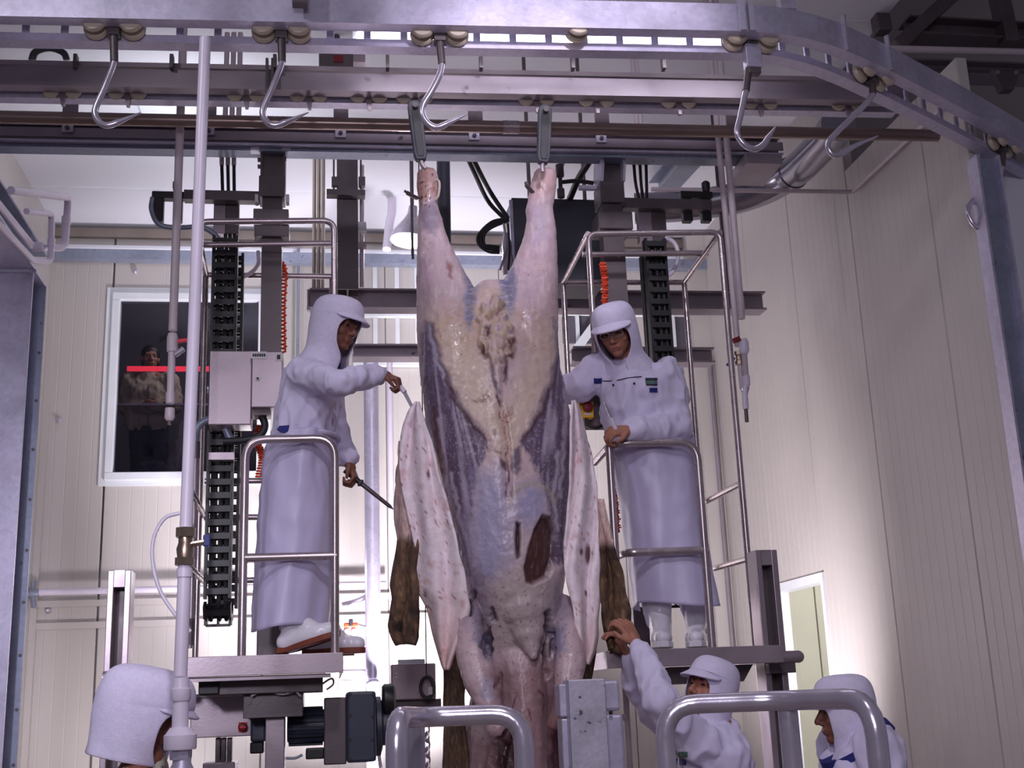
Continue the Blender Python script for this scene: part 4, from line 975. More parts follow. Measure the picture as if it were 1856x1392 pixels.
lo_ = thing('cable_loop', 'looped black cables left of the dark cabinet', 'cable', P(890, 455, 6.55))
for k in range(3):
    d = k*5
    MB().tube(spline(TB([(922, 396+d*0.4, 6.55), (892, 402+d, 6.54), (868+d, 425, 6.53), (868+d, 443, 6.53), (885+d*0.5, 456-d, 6.54), (905, 458-d, 6.55)]), 7), 0.009, 8).build('loop_turn', 'rubber', lo_, True)
sc = thing('chrome_coupling', 'chrome pipe coupling with hoses beside the dark cabinet', 'coupling', P(912, 500, 6.5))
MB().lathe([(0.03, 0), (0.034, 0.02), (0.034, 0.10), (0.026, 0.14), (0.030, 0.18), (0.018, 0.26)], P(922, 500, 6.56), (-0.02, 0, 1), 16).build('coupling_body', 'steel_bright', sc, True)
for dx in (-6, 9): MB().tube(spline(TB([(916+dx*0.5, 405, 6.48), (920+dx*0.4, 450, 6.47), (912+dx, 490, 6.47)]), 6), 0.007, 8).build('thin_hose', 'rubber' if dx > 0 else 'steel', sc, True)
hv = thing('hose_valve', 'dark vertical valve stem beside the right hind hock', 'valve', P(1018, 360, 6.3))
MB().lathe([(0.022, 0), (0.022, 0.05), (0.012, 0.06), (0.012, 0.12), (0.024, 0.13), (0.024, 0.2)], P(1017, 358, 6.3), (0, 0, 1), 12).build('valve_body', 'steel_dark', hv, True)
MB().tube(spline(TB([(1018, 300, 6.3), (1026, 286, 6.3), (1045, 282, 6.3)]), 5), 0.014, 10).build('elbow', 'pvc_dull', hv, True)
tubething('black_hose', 'black hose bending from the right mast towards the leg', [(1020, 330, 6.25), (1045, 328, 6.2), (1075, 332, 6.15)], 0.012, 'rubber', 'hose')
tubething('black_hose', 'thick black slanting hose left of the right mast', [(1032, 362, 6.62), (1048, 325, 6.4), (1068, 292, 6.2), (1074, 270, 6.05)], 0.02, 'rubber', 'hose')
# hanging lamp
lm = thing('hanging_lamp', 'glowing dome lamp hanging left of the carcass', 'lamp', P(745, 440, 7.8))
lc = P(742, 437, 7.8); ax = Vector((0.12, 0.05, 1)).normalized()
MB().lathe([(0.135, 0.0), (0.128, 0.04), (0.10, 0.09), (0.06, 0.15), (0.035, 0.20), (0.03, 0.26)], lc, ax, 24).build('lamp_shade', 'steel_bright', lm, True)
MB().ball(lc+ax*0.012, (0.128, 0.128, 0.04), 20, 8).build('bulb', 'lamp_glow', lm, True)
MB().cyl(lc+ax*0.24, Vector((lc.x+0.03, lc.y+0.012, ZC-0.01)), 0.008, 8).build('cord', 'rubber', lm, True)
l_ = point('hanging_lamp_light', lc-ax*0.09, 14, (0.95, 0.92, 1.0), 0.06)
pipe_thing('lamp_pole', 'thin dark rod beside the hanging lamp', [Vector((P(744, 275, 7.6).x, 7.6, ZC-0.002)), P(748, 470, 7.6)], 0.010, 'steel_dark', cat='rod')
tb_ = thing('elbow_pipe', 'stub of white pipe hanging left of the lamp', 'pipe', P(703, 445, 9.0)); MB().tube(spline([Vector((P(711, 378, 9.2).x, 9.2, ZC-0.002))]+TB([(710, 386, 9.2), (706, 405, 9.1), (701, 452, 9.0)]), 5), 0.035, 12).build('pipe_run', 'pvc', tb_, True)
# flood lamps shining behind the left worker
for (px, py, w_, lb) in ((455, 1036, 0.05, 'small blazing flood lamp seen left of the left worker apron'), (601, 1036, 0.035, 'small blazing flood lamp glimpsed right of the left worker apron')):
    T = thing('flood_lamp', lb, 'lamp', P(px, py+12, 9.3))
    c = P(px, py, 9.3)
    MB().bx(c.x-w_*1.3, c.x+w_*1.3, 9.32, 9.42, c.z-w_*1.5, c.z+w_*1.5).build('lamp_housing', 'steel_dark', T, bevel=0.004)
    MB().bx(c.x-w_, c.x+w_, 9.305, 9.32, c.z-w_*1.2, c.z+w_*1.2).build('lamp_glass', 'lamp_glow', T)
    MB().bx(c.x-0.02, c.x+0.02, 9.42, YB-0.001, c.z-0.02, c.z+0.02).build('lamp_arm', 'steel_dark', T)
point('flood_lamp_light', P(455, 1036, 9.22), 10, (0.95, 0.95, 1.0), 0.05)
# duct at the right
dq = [P(1150, 378, 7.5), P(1250, 372, 7.4), P(1350, 355, 7.2), P(1430, 318, 6.9), P(1490, 262, 6.4), P(1520, 225, 6.1)]
dt = thing('steel_duct', 'shiny round steel duct rising past the right cage', 'duct', dq[0])
MB().tube(spline(dq, 8), 0.105, 20).build('duct_pipe', 'duct', dt, True)
for (k, m_) in ((24, 0.112),):
    sp_ = spline(dq, 8); a = sp_[k]; b = sp_[k+1]; MB().tube([a, a+(b-a).normalized()*0.05], m_, 20).build('duct_collar', 'duct', dt, True)
rect = thing('grey_box', 'flat grey box under the right end of the crane beam', 'box', P(1390, 290, 5.9)); rect_px(1352, 1418, 278, 296, 5.75, 0.3, 'box_body', 'beam_grey', rect, 0.004)
tubething('black_cable', 'small black cable arc above the duct', [(1370, 318, 6.8), (1374, 303, 6.8), (1386, 300, 6.8), (1396, 312, 6.8)], 0.010, 'rubber', 'cable')
ct = thing('cable_tie_loop', 'bundle of black cable looped at the upper left', 'cable', P(90, 105, 7.0))
for k in range(3): MB().tube(spline(TB([(54+k*4, 108, 7.0+k*0.01), (62+k*3, 92+k*2, 7.0), (90, 86+k*2, 7.0), (116-k*2, 93+k*2, 7.0), (124-k*3, 108, 7.0)]), 6), 0.011, 8).build('loop_turn', 'rubber', ct, True)
tag(MB().bx(P(262, 283, 8.0).x, P(378, 283, 8.0).x, 7.6, 8.05, ZC-0.05, ZC-0.002).build('ceiling_fixture', 'frame_white', None, bevel=0.004), 'flat white fixture on the ceiling left of the tall pipe', 'fixture')
eq = thing('drive_unit', 'small dark drive unit under the ceiling behind the second trolley hook', 'machine', P(610, 125, 6.6))
rect_px(578, 640, 92, 122, 6.6, 0.3, 'drive_case', 'steel_dark', eq, 0.006); MB().cyl(P(610, 95, 6.75), Vector((P(610, 95, 6.75).x, 6.75, ZC-0.002)), 0.02, 8).build('hanger_rod', 'steel_dark', eq); rect_px(605, 622, 100, 112, 6.59, 0.02, 'drive_plate', 'red_dark', eq); rect_px(640, 662, 95, 112, 6.6, 0.2, 'drive_end', 'steel', eq)
for k, x in enumerate((412, 424, 436)): pipe_thing('ceiling_conduit', ('left', 'middle', 'right')[k] + ' conduit of the three above the left cable drop', [P(x, 60, 6.15), vert(x, 60, 6.15, 255)], 0.014, 'pvc_dull')
for k, x in enumerate((1146, 1153)): pipe_thing('ceiling_conduit', ('left', 'right')[k] + ' conduit of the pair above the right cable drop', [P(x, 105, 6.15), vert(x, 105, 6.15, 285)], 0.013, 'pvc_dull')

# ================================================================== plastic pipes hanging in front
YP = 4.25
def hang(px, y0, y1, Y): return vert(px, y0, Y, y0), vert(px, y0, Y, y1)
tp = thing('tall_pipe', 'tall white plastic water pipe with valve, nearest the camera at left', 'pipe', P(327, 1392, YP))
a, b = P(372, 70, YP), P(337, 958, YP); X = (a.x+b.x)/2
zt = PZ(370, 92, ZR).z+0.0
MB().cyl((a.x, YP, a.z), (b.x, YP, b.z), 0.0215, 16).build('upper_pipe', 'pvc', tp, True)
v0 = b; dv = Vector((0, 0, 1))
MB().lathe([(0.036, -0.02), (0.036, 0.012)], v0+dv*-0.01, dv, 6).build('union_nut', 'brass', tp, True)
MB().lathe([(0.026, -0.10), (0.030, -0.07), (0.024, -0.05), (0.024, -0.03)], v0, dv, 14).build('valve_body', 'brass', tp, True)
MB().lathe([(0.036, -0.125), (0.036, -0.10)], v0, dv, 6).build('union_nut', 'brass', tp, True)
MB().cyl(v0+Vector((0.02, -0.01, -0.055)), v0+Vector((0.065, -0.02, -0.05)), 0.010, 8).build('valve_stem', 'brass', tp, True)
MB().obox(v0+Vector((0.072, -0.02, -0.045)), (0.012, 0, 0), (0, 0.006, 0), (0, 0, 0.02)).build('valve_handle', 'blue_handle', tp, bevel=0.004)
c = P(327, 1226, YP)
MB().cyl(v0+dv*-0.125, c, 0.0225, 16).build('lower_pipe', 'pvc', tp, True)
MB().lathe([(0.026, -0.03), (0.026, 0.0)], v0+dv*-0.135, dv, 16).build('collar', 'pvc', tp, True)
MB().lathe([(0.029, -0.055), (0.033, -0.05), (0.033, -0.015), (0.028, -0.012), (0.026, 0.02)], P(328, 1240, YP), dv, 18).build('collar', 'pvc', tp, True)
MB().lathe([(0.027, -0.12), (0.026, 0.0)], P(328, 1262, YP), dv, 16).build('adapter', 'pvc', tp, True)
MB().lathe([(0.050, -0.05), (0.053, -0.045), (0.053, -0.004), (0.048, 0), (0.034, 0.02)], P(327, 1330, YP), dv, 20).build('socket', 'pvc', tp, True)
MB().lathe([(0.034, -0.04), (0.036, -0.03), (0.036, 0)], P(328, 1354, YP), dv, 8).build('hex_nut', 'galv', tp, True)
MB().lathe([(0.044, -0.30), (0.046, -0.06), (0.030, -0.03), (0.030, 0)], P(330, 1366, YP), dv, 16).build('hose_end', 'galv', tp, True)
# ground-level continuation keeps the pipe standing
MB().cyl((P(330, 1392, YP).x, YP, 0), P(330, 1392, YP), 0.024, 12).build('riser', 'galv', tp, True)

lpipe = thing('drop_pipe', 'dull white plastic drop pipe with taps in front of the gallery window', 'pipe', P(305, 770, 5.62))
a = P(327, 225, 5.62); b = P(307, 770, 5.62)
def lerp(t): return a.lerp(b, t)
MB().cyl(Vector((a.x, a.y, ZC-0.002)), lerp(0.70), 0.020, 14).build('pipe_run', 'pvc_dull', lpipe, True)
MB().lathe([(0.024, -0.09), (0.026, -0.07), (0.026, -0.02), (0.020, 0)], lerp(0.71), (0, 0, 1), 14).build('socket', 'pvc_dull', lpipe, True)
MB().cyl(lerp(0.74), lerp(0.92), 0.0175, 14).build('pipe_run', 'pvc_dull', lpipe, True)
MB().lathe([(0.020, -0.05), (0.022, 0)], lerp(0.90), (0, 0, 1), 14).build('socket', 'pvc_dull', lpipe, True)
MB().lathe([(0.014, -0.05), (0.024, -0.035), (0.022, 0.01)], lerp(0.955), (0, 0, 1), 12).build('nozzle_nut', 'pvc_dull', lpipe, True)
MB().cyl(lerp(0.96), lerp(1.0), 0.010, 10).build('nozzle', 'steel_dark', lpipe, True)
MB().cyl(lerp(0.78)+Vector((0.015, -0.01, 0)), lerp(0.77)+Vector((0.055, -0.02, 0.01)), 0.014, 10).build('tap_body', 'steel_bright', lpipe, True)
MB().obox(lerp(0.76)+Vector((0.05, -0.02, 0.035)), (0.022, 0, 0.003), (0, 0.008, 0), (0, 0, 0.009)).build('tap_handle', 'red', lpipe, bevel=0.003)

rpp = thing('drop_pipe', 'right one of two white drop pipes, ending in a nozzle beside the right wall', 'pipe', P(1358, 755, 5.72))
a = P(1319, 250, 5.72); b = P(1358, 758, 5.72)
MB().cyl(Vector((a.x, a.y, ZC-0.002)), lerp(0.66), 0.0180, 14).build('pipe_run', 'pvc_dull', rpp, True)
MB().lathe([(0.020, -0.05), (0.020, 0.03)], lerp(0.60), (0, 0, 1), 12).build('socket', 'pvc_dull', rpp, True)
MB().lathe([(0.018, -0.08), (0.026, -0.06), (0.026, -0.02), (0.020, 0)], lerp(0.73), (0, 0, 1), 14).build('valve_body', 'pvc', rpp, True)
MB().obox(lerp(0.735)+Vector((-0.04, -0.01, 0.0)), (0.020, 0, 0.008), (0, 0.008, 0), (-0.006, 0, 0.012)).build('valve_handle', 'red_dark', rpp, bevel=0.003)
MB().cyl(lerp(0.75), lerp(0.88), 0.0145, 12).build('pipe_run', 'pvc_dull', rpp, True)
MB().lathe([(0.018, -0.03), (0.02, 0.02)], lerp(0.87), (0, 0, 1), 12).build('socket', 'pvc', rpp, True)
MB().tube(spline([lerp(0.88), lerp(0.91)+Vector((-0.012, 0, 0)), lerp(0.94)+Vector((-0.014, 0, 0))], 5), 0.014, 10).build('bent_piece', 'pvc', rpp, True)
MB().cyl(lerp(0.93)+Vector((-0.014, 0, 0)), lerp(0.97)+Vector((-0.014, 0, 0)), 0.016, 12).build('nozzle_nut', 'pvc', rpp, True)
MB().cyl(lerp(0.97)+Vector((-0.014, 0, 0)), lerp(1.0)+Vector((-0.014, 0, -0.02)), 0.010, 10).build('nozzle', 'steel_dark', rpp, True)
rq = thing('drop_pipe', 'left one of two white drop pipes beside the right wall, with brass valve', 'pipe', P(1342, 720, 5.76))
a = P(1299, 245, 5.76); b = P(1345, 705, 5.76)
MB().cyl(Vector((a.x, a.y, ZC-0.002)), lerp(0.84), 0.0160, 14).build('pipe_run', 'pvc_dull', rq, True)
MB().lathe([(0.022, -0.07), (0.022, -0.05), (0.016, -0.045), (0.016, -0.025), (0.022, -0.02), (0.022, 0.0)], lerp(0.86), (0, 0, 1), 8).build('brass_valve', 'brass', rq, True)
MB().obox(lerp(0.90)+Vector((-0.05, -0.01, 0.0)), (0.022, 0, 0.02), (0, 0.005, 0), (-0.005, 0, 0.005)).build('valve_handle', 'blue_handle', rq)
MB().cyl(lerp(0.88), lerp(1.0), 0.0125, 12).build('pipe_run', 'pvc_dull', rq, True)
MB().tube(spline([lerp(0.99), lerp(1.02)+Vector((0.012, 0, -0.01)), P(1356, 700, 5.74)], 5), 0.009, 8).build('link_pipe', 'steel_bright', rq, True)

# ================================================================== foreground railings and post
YF1 = 3.0
z1 = P(850, 1297, YF1).z
A = P(718, 1296, 2.75); B = P(760, 1300, 3.05); Cq = P(925, 1297, YF1)
A.z = z1+0.005; B.z = z1; Cq = Vector((Cq.x+0.03, YF1, z1))
cage_t('shiny steel guard rail in the foreground before the carcass', [
    ('hoop', [dn(A, 0.0), A, B, Cq, dn(Cq, 0.0)], 0.075), ('rear_post', [dn(P(752, 1310, 3.1), 0), Vector((P(752, 1310, 3.1).x, 3.1, z1-0.01))], 0)], 0.0245, (A.x, 2.75, 0), 'steel_bright', 'foreground_rail')
A = P(1203, 1300, 3.0); A.z = P(1250, 1276, 3.0).z
B = P(1425, 1258, 2.95); Cq = P(1578, 1238, 2.68)
B.z = A.z; Cq.z = A.z
cage_t('shiny steel guard rail in the foreground at lower right', [
    ('hoop', [dn(A, 0), A, B, Cq, dn(Cq, 0)], 0.085), ('middle_post', [dn(B, 0), B], 0)], 0.0245, (A.x, 3.0, 0), 'steel_bright', 'foreground_rail')
gp_ = thing('galvanised_post', 'speckled galvanised square post standing before the carcass', 'post', (P(1062, 1392, 4.6).x, 4.6, 0))
a = P(1030, 1232, 4.6); b = P(1097, 1232, 4.6)
MB().bx(a.x, b.x, 4.6, 4.72, 0, a.z).build('post_front', 'galv_speck', gp_, bevel=0.005)
l = P(1013, 1240, 4.66); MB().bx(l.x, a.x+0.004, 4.66, 4.76, P(1013, 1300, 4.66).z, l.z).build('side_plate', 'galv', gp_, bevel=0.006)
MB().bx(l.x+0.004, a.x+0.004, 4.66, 4.76, 0, P(1013, 1303, 4.66).z).build('side_plate', 'galv', gp_, bevel=0.006)
r = P(1123, 1232, 4.68); MB().bx(b.x-0.004, r.x, 4.68, 4.76, P(1123, 1288, 4.68).z, r.z).build('side_plate', 'galv', gp_, bevel=0.012)
MB().bx(b.x-0.004, r.x+0.006, 4.68, 4.76, 0, P(1123, 1294, 4.68).z).build('side_plate', 'galv', gp_, bevel=0.012)
MB().ball(P(1107, 1291, 4.66), 0.008).build('bolt', 'black', gp_)
pipe_thing('slim_pipe', 'slim pale pipe with dark clips right of the galvanised post', [P(1132, 1225, 5.9), vert(1132, 1225, 5.9, 1460)], 0.016, 'pvc_dull', joints=[(P(1134, 1300, 5.9), (0, 0, 1), 0.02, 0.03)])
ch_ = thing('small_chain', 'short steel chain hanging behind the foreground rail', 'chain', P(772, 1392, 3.6))
lk = MB().tube([Vector((0.009*math.cos(t*PI/5), 0, 0.015*math.sin(t*PI/5))) for t in range(10)], 0.003, 6, closed=True).mesh('chain_ring')
for k in range(14):
    o = link('chain_ring', lk, 'steel', P(773, 1322, 3.6)+Vector((0.002*(k % 2), 0, -0.021*k)), ch_, True); o.rotation_euler = (0, 0, (k % 2)*PI/2+0.4)
# ================================================================== the carcass
YC = 5.33
def remesh_obj(name, mb, voxel, smooth_it=6, fac=0.5):
    me = mb.mesh(name); o = bpy.data.objects.new('tmp', me); C.objects.link(o)
    r = o.modifiers.new('r', 'REMESH'); r.mode = 'VOXEL'; r.voxel_size = voxel
    if smooth_it:
        s = o.modifiers.new('s', 'SMOOTH'); s.factor = fac; s.iterations = smooth_it
    dg = bpy.context.evaluated_depsgraph_get(); me2 = bpy.data.meshes.new_from_object(o.evaluated_get(dg))
    bpy.data.objects.remove(o); bpy.data.meshes.remove(me); me2.name = name
    return me2
def loft_px(mb, rows, Y, n=28, sq=2.3):
    # rows: (py, pxL, pxR, depth_front, depth_back) closed superellipse sections
    rings = []
    for (py, xl, xr, df, db) in rows:
        a = P(xl, py, Y); b = P(xr, py, Y); c = (a+b)/2; hw = (b-a).length/2; ux = (b-a).normalized()
        ring = []
        for j in range(n):
            t = 2*PI*j/n; cs, sn = math.cos(t), math.sin(t)
            X = math.copysign(abs(cs)**(2/sq), cs)*hw; Yy = math.copysign(abs(sn)**(2/sq), sn)
            ring.append(c+ux*X+Vector((0, (-df if Yy > 0 else -db)*Yy, 0)))
        rings.append(ring)
    k = len(mb.v); vs = [p for r in rings for p in r]; fs = []
    for i in range(len(rings)-1):
        for j in range(n): fs.append((i*n+j, i*n+(j+1) % n, (i+1)*n+(j+1) % n, (i+1)*n+j))
    fs.append(tuple(range(n))[::-1]); fs.append(tuple((len(rings)-1)*n+j for j in range(n)))
    mb.add(vs, fs)
cm = MB()
loft_px(cm, [(306, 762, 786, .02, .02), (314, 756, 792, .045, .04), (335, 755, 796, .05, .05), (352, 757, 795, .05, .05), (372, 760, 792, .045, .05), (392, 758, 800, .05, .06), (420, 756, 806, .07, .08), (450, 756, 818, .09, .11),
              (500, 755, 843, .12, .15), (550, 755, 872, .16, .19), (610, 756, 892, .20, .22), (690, 762, 905, .22, .24), (760, 780, 900, .2, .22)], YC)
loft_px(cm, [(306, 974, 1000, .02, .02), (312, 968, 1008, .045, .04), (340, 960, 1008, .055, .05), (360, 957, 1005, .05, .05), (378, 953, 1002, .05, .06), (400, 955, 1005, .06, .07), (425, 950, 1008, .07, .09), (450, 942, 1009, .09, .11),
              (485, 926, 1010, .11, .14), (520, 905, 1010, .14, .17), (580, 892, 1009, .19, .21), (690, 885, 1018, .22, .24), (760, 890, 1015, .2, .22)], YC)
loft_px(cm, [(512, 868, 920, .05, .05), (535, 850, 925, .10, .12), (575, 800, 980, .16, .2), (620, 762, 1005, .21, .24), (700, 764, 1024, .26, .27), (780, 772, 1036, .29, .28), (860, 790, 1036, .31, .29), (940, 808, 1030, .31, .3),
              (1020, 824, 1024, .30, .3), (1085, 842, 1016, .27, .28), (1130, 850, 1022, .22, .26), (1180, 860, 1022, .17, .24), (1240, 858, 1020, .14, .22), (1340, 838, 1018, .13, .2), (1430, 820, 1030, .13, .2), (1520, 840, 1010, .12, .15)], YC)
def capx(p, q):      # (px,py,Y,rpx)
    s = ppm(p[0], p[1], p[2])
    cm.caps(P(*p[:3]), p[3]/s, P(*q[:3]), q[3]/s)
def chainx(l):
    for a, b in zip(l, l[1:]): capx(a, b)
# breast bone wedge, forelegs, shoulders
chainx([(935, 1040, 5.22, 60), (944, 1095, 5.18, 52), (956, 1145, 5.15, 30), (967, 1188, 5.11, 8)])
chainx([(852, 1095, 5.22, 18), (852, 1135, 5.12, 22), (858, 1190, 5.02, 31), (870, 1235, 4.97, 30), (888, 1280, 4.94, 22), (898, 1302, 4.94, 17), (903, 1318, 4.94, 23)])
chainx([(1022, 1095, 5.24, 18), (1028, 1140, 5.16, 24), (1034, 1200, 5.09, 28), (1028, 1250, 5.05, 24), (1012, 1295, 5.04, 14), (1003, 1312, 5.04, 12)])
chainx([(944, 1190, 5.24, 42), (950, 1280, 5.20, 42), (935, 1400, 5.17, 58)])
# lumps at the pelvis
_rr = random.Random(5)
for k in range(46):
    t = k/45; y = 545+t*125; x = 893+10*t+_rr.uniform(-1, 1)*(30 if y < 650 else 12)*(0.5+0.5*math.sin(t*PI)); r = _rr.uniform(4, 9)
    s = ppm(x, y, 5.15); cm.ball(P(x, y, (5.155-0.09*min(1, max(0, (y-545)/110)))+_rr.uniform(0, .02)), (r/s, 0.022, r*_rr.uniform(1.0, 2.2)/s), 10, 6)
chainx([(896, 610, 5.10, 10), (900, 670, 5.075, 9), (906, 735, 5.055, 5)])
cme = remesh_obj('carcass_body', cm, 0.0058, 4)
nv = len(cme.vertices); co = np.empty(nv*3); cme.vertices.foreach_get('co', co); co = co.reshape(-1, 3)
no = np.empty(nv*3); cme.vertices.foreach_get('normal', no); no = no.reshape(-1, 3)
Rm = np.array([list(_r), list(_u), list(_f)])
def to_px(c):     # project on the front tracing plane so that colour follows the body, not the lens
    v = c-np.array([0, 0, CAMZ]); q = v @ Rm.T
    return 928+FPX*q[:, 0]/q[:, 2], 696-FPX*q[:, 1]/q[:, 2]
flat = co.copy(); flat[:, 1] = 5.12+(flat[:, 1]-5.12)*0.15
ux, uy = to_px(flat)
# tracing coordinates refer to points near the front surface
ux, uy = to_px(co)
rng = np.random.RandomState(3)
def vnoise(pts, sc, seed=0):
    out = np.zeros(len(pts)); p = pts*sc+seed*17.3; i0 = np.floor(p).astype(np.int64); f = p-i0; f = f*f*(3-2*f)
    def h(i): 
        n = (i[:, 0]*374761393+i[:, 1]*668265263+i[:, 2]*2147483647+seed*9176) & 0xffffffff
        n = ((n ^ (n >> 13))*1274126177) & 0xffffffff
        return ((n ^ (n >> 16)) & 0xffff)/65535.0
    for dx in (0, 1):
        for dy in (0, 1):
            for dz in (0, 1):
                w = (f[:, 0] if dx else 1-f[:, 0])*(f[:, 1] if dy else 1-f[:, 1])*(f[:, 2] if dz else 1-f[:, 2])
                out += w*h(i0+np.array([dx, dy, dz]))
    return out
def fbm(pts, sc, seed=0, o=4):
    r = 0; a = 0.5; t = 0
    for k in range(o): r = r+a*vnoise(pts, sc*2**k, seed+k); t += a; a *= 0.55
    return r/t
def inpoly(px, py, poly):
    n = len(poly); c = np.zeros(len(px), bool); j = n-1
    for i in range(n):
        xi, yi = poly[i]; xj, yj = poly[j]
        if yi != yj:
            c ^= ((yi > py) != (yj > py)) & (px < (xj-xi)*(py-yi)/(yj-yi)+xi)
        j = i
    return c
def polydist(px, py, pts, closed=True):
    d = np.full(len(px), 1e9); k = len(pts)
    for i in range(k if closed else k-1):
        ax, ay = pts[i]; bx, by = pts[(i+1) % k]; vx, vy = bx-ax, by-ay; L = vx*vx+vy*vy+1e-9
        t = np.clip(((px-ax)*vx+(py-ay)*vy)/L, 0, 1); d = np.minimum(d, np.hypot(px-ax-t*vx, py-ay-t*vy))
    return d
def soft(px, py, poly, w):
    d = polydist(px, py, poly); s = np.where(inpoly(px, py, poly), d, -d); return np.clip(0.5+s/(2*w), 0, 1)
uv3 = np.stack([ux/100, uy/100, np.zeros(nv)], 1)
jx = ux+(fbm(uv3, 6, 5)-0.5)*16; jy = uy+(fbm(uv3, 6, 9)-0.5)*16
def L3(c): return np.array(sl(c))
col = np.tile(L3((214, 186, 192)), (nv, 1))
def mixin(mask, c, amt=1.0):
    global col
    m = np.clip(mask*amt, 0, 1)[:, None]; col = col*(1-m)+L3(c)*m
front = np.clip((-no[:, 1]+0.35)/0.5, 0, 1)
# thighs pinkish lilac, with paler bands
n1 = fbm(uv3*np.array([1.0, 0.22, 1]), 9, 1)
mixin(np.clip((n1-0.45)*4, 0, 1)*(uy < 640), (202, 172, 188), 0.8)
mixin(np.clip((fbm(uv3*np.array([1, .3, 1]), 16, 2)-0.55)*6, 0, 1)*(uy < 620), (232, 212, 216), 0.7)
# fat cover of the belly: warm cream
FAT = [(775, 560), (855, 590), (880, 640), (900, 720), (925, 730), (985, 590), (1004, 580), (1003, 640), (985, 720), (948, 796), (935, 830), (905, 830), (884, 800), (835, 730), (800, 660), (775, 600)]
mixin(soft(jx, jy, FAT, 26), (224, 198, 182))
mixin(soft(jx, jy, [(800, 545), (850, 560), (880, 630), (830, 640), (790, 610)], 18)*np.clip((fbm(uv3, 22, 4)-0.35)*3, 0, 1), (206, 160, 128), 0.7)
mixin(soft(jx, jy, [(925, 560), (1000, 545), (1000, 640), (930, 640)], 18)*np.clip((fbm(uv3, 22, 14)-0.4)*3, 0, 1), (206, 164, 130), 0.6)
# purple membranes of the flanks
ML = [(770, 585), (785, 590), (795, 640), (815, 690), (840, 740), (888, 803), (868, 840), (852, 905), (850, 985), (858, 1060), (830, 1040), (806, 960), (788, 880), (776, 800), (764, 720), (758, 640)]
MR = [(1004, 575), (1012, 640), (1000, 690), (978, 745), (945, 802), (968, 838), (990, 885), (1004, 960), (998, 1030), (1040, 1010), (1045, 900), (1040, 790), (1030, 700), (1020, 620)]
for poly, sd, ox, oy in ((ML, 21, 770, 560), (MR, 31, 1030, 560)):
    fj = (vnoise(np.stack([np.arctan2(ux-ox, uy-oy+60)*120, np.hypot(ux-ox, uy-oy)*0.01, np.zeros(nv)], 1), 1.0, sd+20)-0.5)*26
    m = soft(jx, jy+fj*(uy > 780), poly, 5); mixin(m, (112, 92, 118))
    # pale fascia fibres fanning out from the groin
    ang = np.arctan2(ux-ox, uy-oy+60); rad = np.hypot(ux-ox, uy-oy)
    fib = vnoise(np.stack([ang*95, rad*0.012, np.zeros(nv)], 1), 1.0, sd)
    fib2 = vnoise(np.stack([ang*38, rad*0.008, np.zeros(nv)], 1), 1.0, sd+3)
    patch = np.clip((fbm(uv3, 3.2, sd+7)-0.38)*3.2, 0, 1)
    mixin(m*np.clip((fib-0.58)*4, 0, 1)*patch, (198, 184, 208), 0.75)
    mixin(m*np.clip((fib2-0.72)*6, 0, 1), (206, 192, 212), 0.7)
    mixin(m*np.clip((fbm(uv3, 40, sd+11)-0.62)*10, 0, 1), (214, 200, 216), 0.6)
mixin(soft(jx, jy, [(772, 600), (790, 640), (782, 700), (772, 680)], 8), (150, 134, 160), 0.5)
for pl in ([(776, 590), (785, 640), (810, 700)], [(792, 760), (800, 860), (806, 940)], [(1030, 680), (1026, 800), (1020, 900)], [(1016, 820), (1008, 900), (1012, 980)], [(812, 860), (836, 960), (852, 1010)]):
    d = polydist(jx, jy, pl, False); mixin(np.clip(1.3-d/4.5, 0, 1), (206, 194, 214), 0.8)
# dark red muscle strips
for poly, c in (([(778, 725), (788, 740), (795, 800), (802, 860), (795, 880), (785, 810)], (108, 62, 62)), ([(806, 680), (830, 730), (884, 800), (878, 806), (825, 738), (802, 690)], (96, 66, 76)),
                ([(988, 735), (1004, 690), (1008, 694), (990, 745), (955, 800), (948, 798)], (96, 66, 76))):
    mixin(soft(jx, jy, poly, 3), c, 0.9)
# lilac-blue belly
mixin(soft(jx, jy, [(862, 860), (905, 850), (925, 900), (928, 1000), (900, 1060), (862, 1060), (846, 980)], 24), (176, 172, 208), 0.85)
mixin(soft(jx, jy, [(945, 880), (975, 872), (995, 900), (985, 940), (955, 960), (935, 930)], 14), (172, 166, 204), 0.85)
mixin(np.clip(1.2-np.abs(np.hypot((ux-966)/46, (uy-915)/42)-0.9)*7, 0, 1)*(uy < 915), (188, 170, 148), 0.6)
mixin(np.clip((fbm(uv3, 30, 41)-0.56)*7, 0, 1)*soft(jx, jy, [(850, 840), (1000, 840), (1000, 1060), (850, 1080)], 20), (216, 210, 222), 0.5)
# lower belly, greyish cream
mixin(soft(jx, jy, [(880, 1060), (950, 1030), (1000, 1050), (1010, 1120), (980, 1190), (900, 1170), (885, 1110)], 16), (202, 182, 182))
mixin(soft(jx, jy, [(838, 1020), (880, 1040), (895, 1130), (870, 1150), (835, 1120)], 14), (140, 128, 150), 0.8)
mixin(soft(jx, jy, [(1000, 1060), (1030, 1030), (1040, 1120), (1010, 1140), (995, 1110)], 12), (150, 138, 160), 0.7)
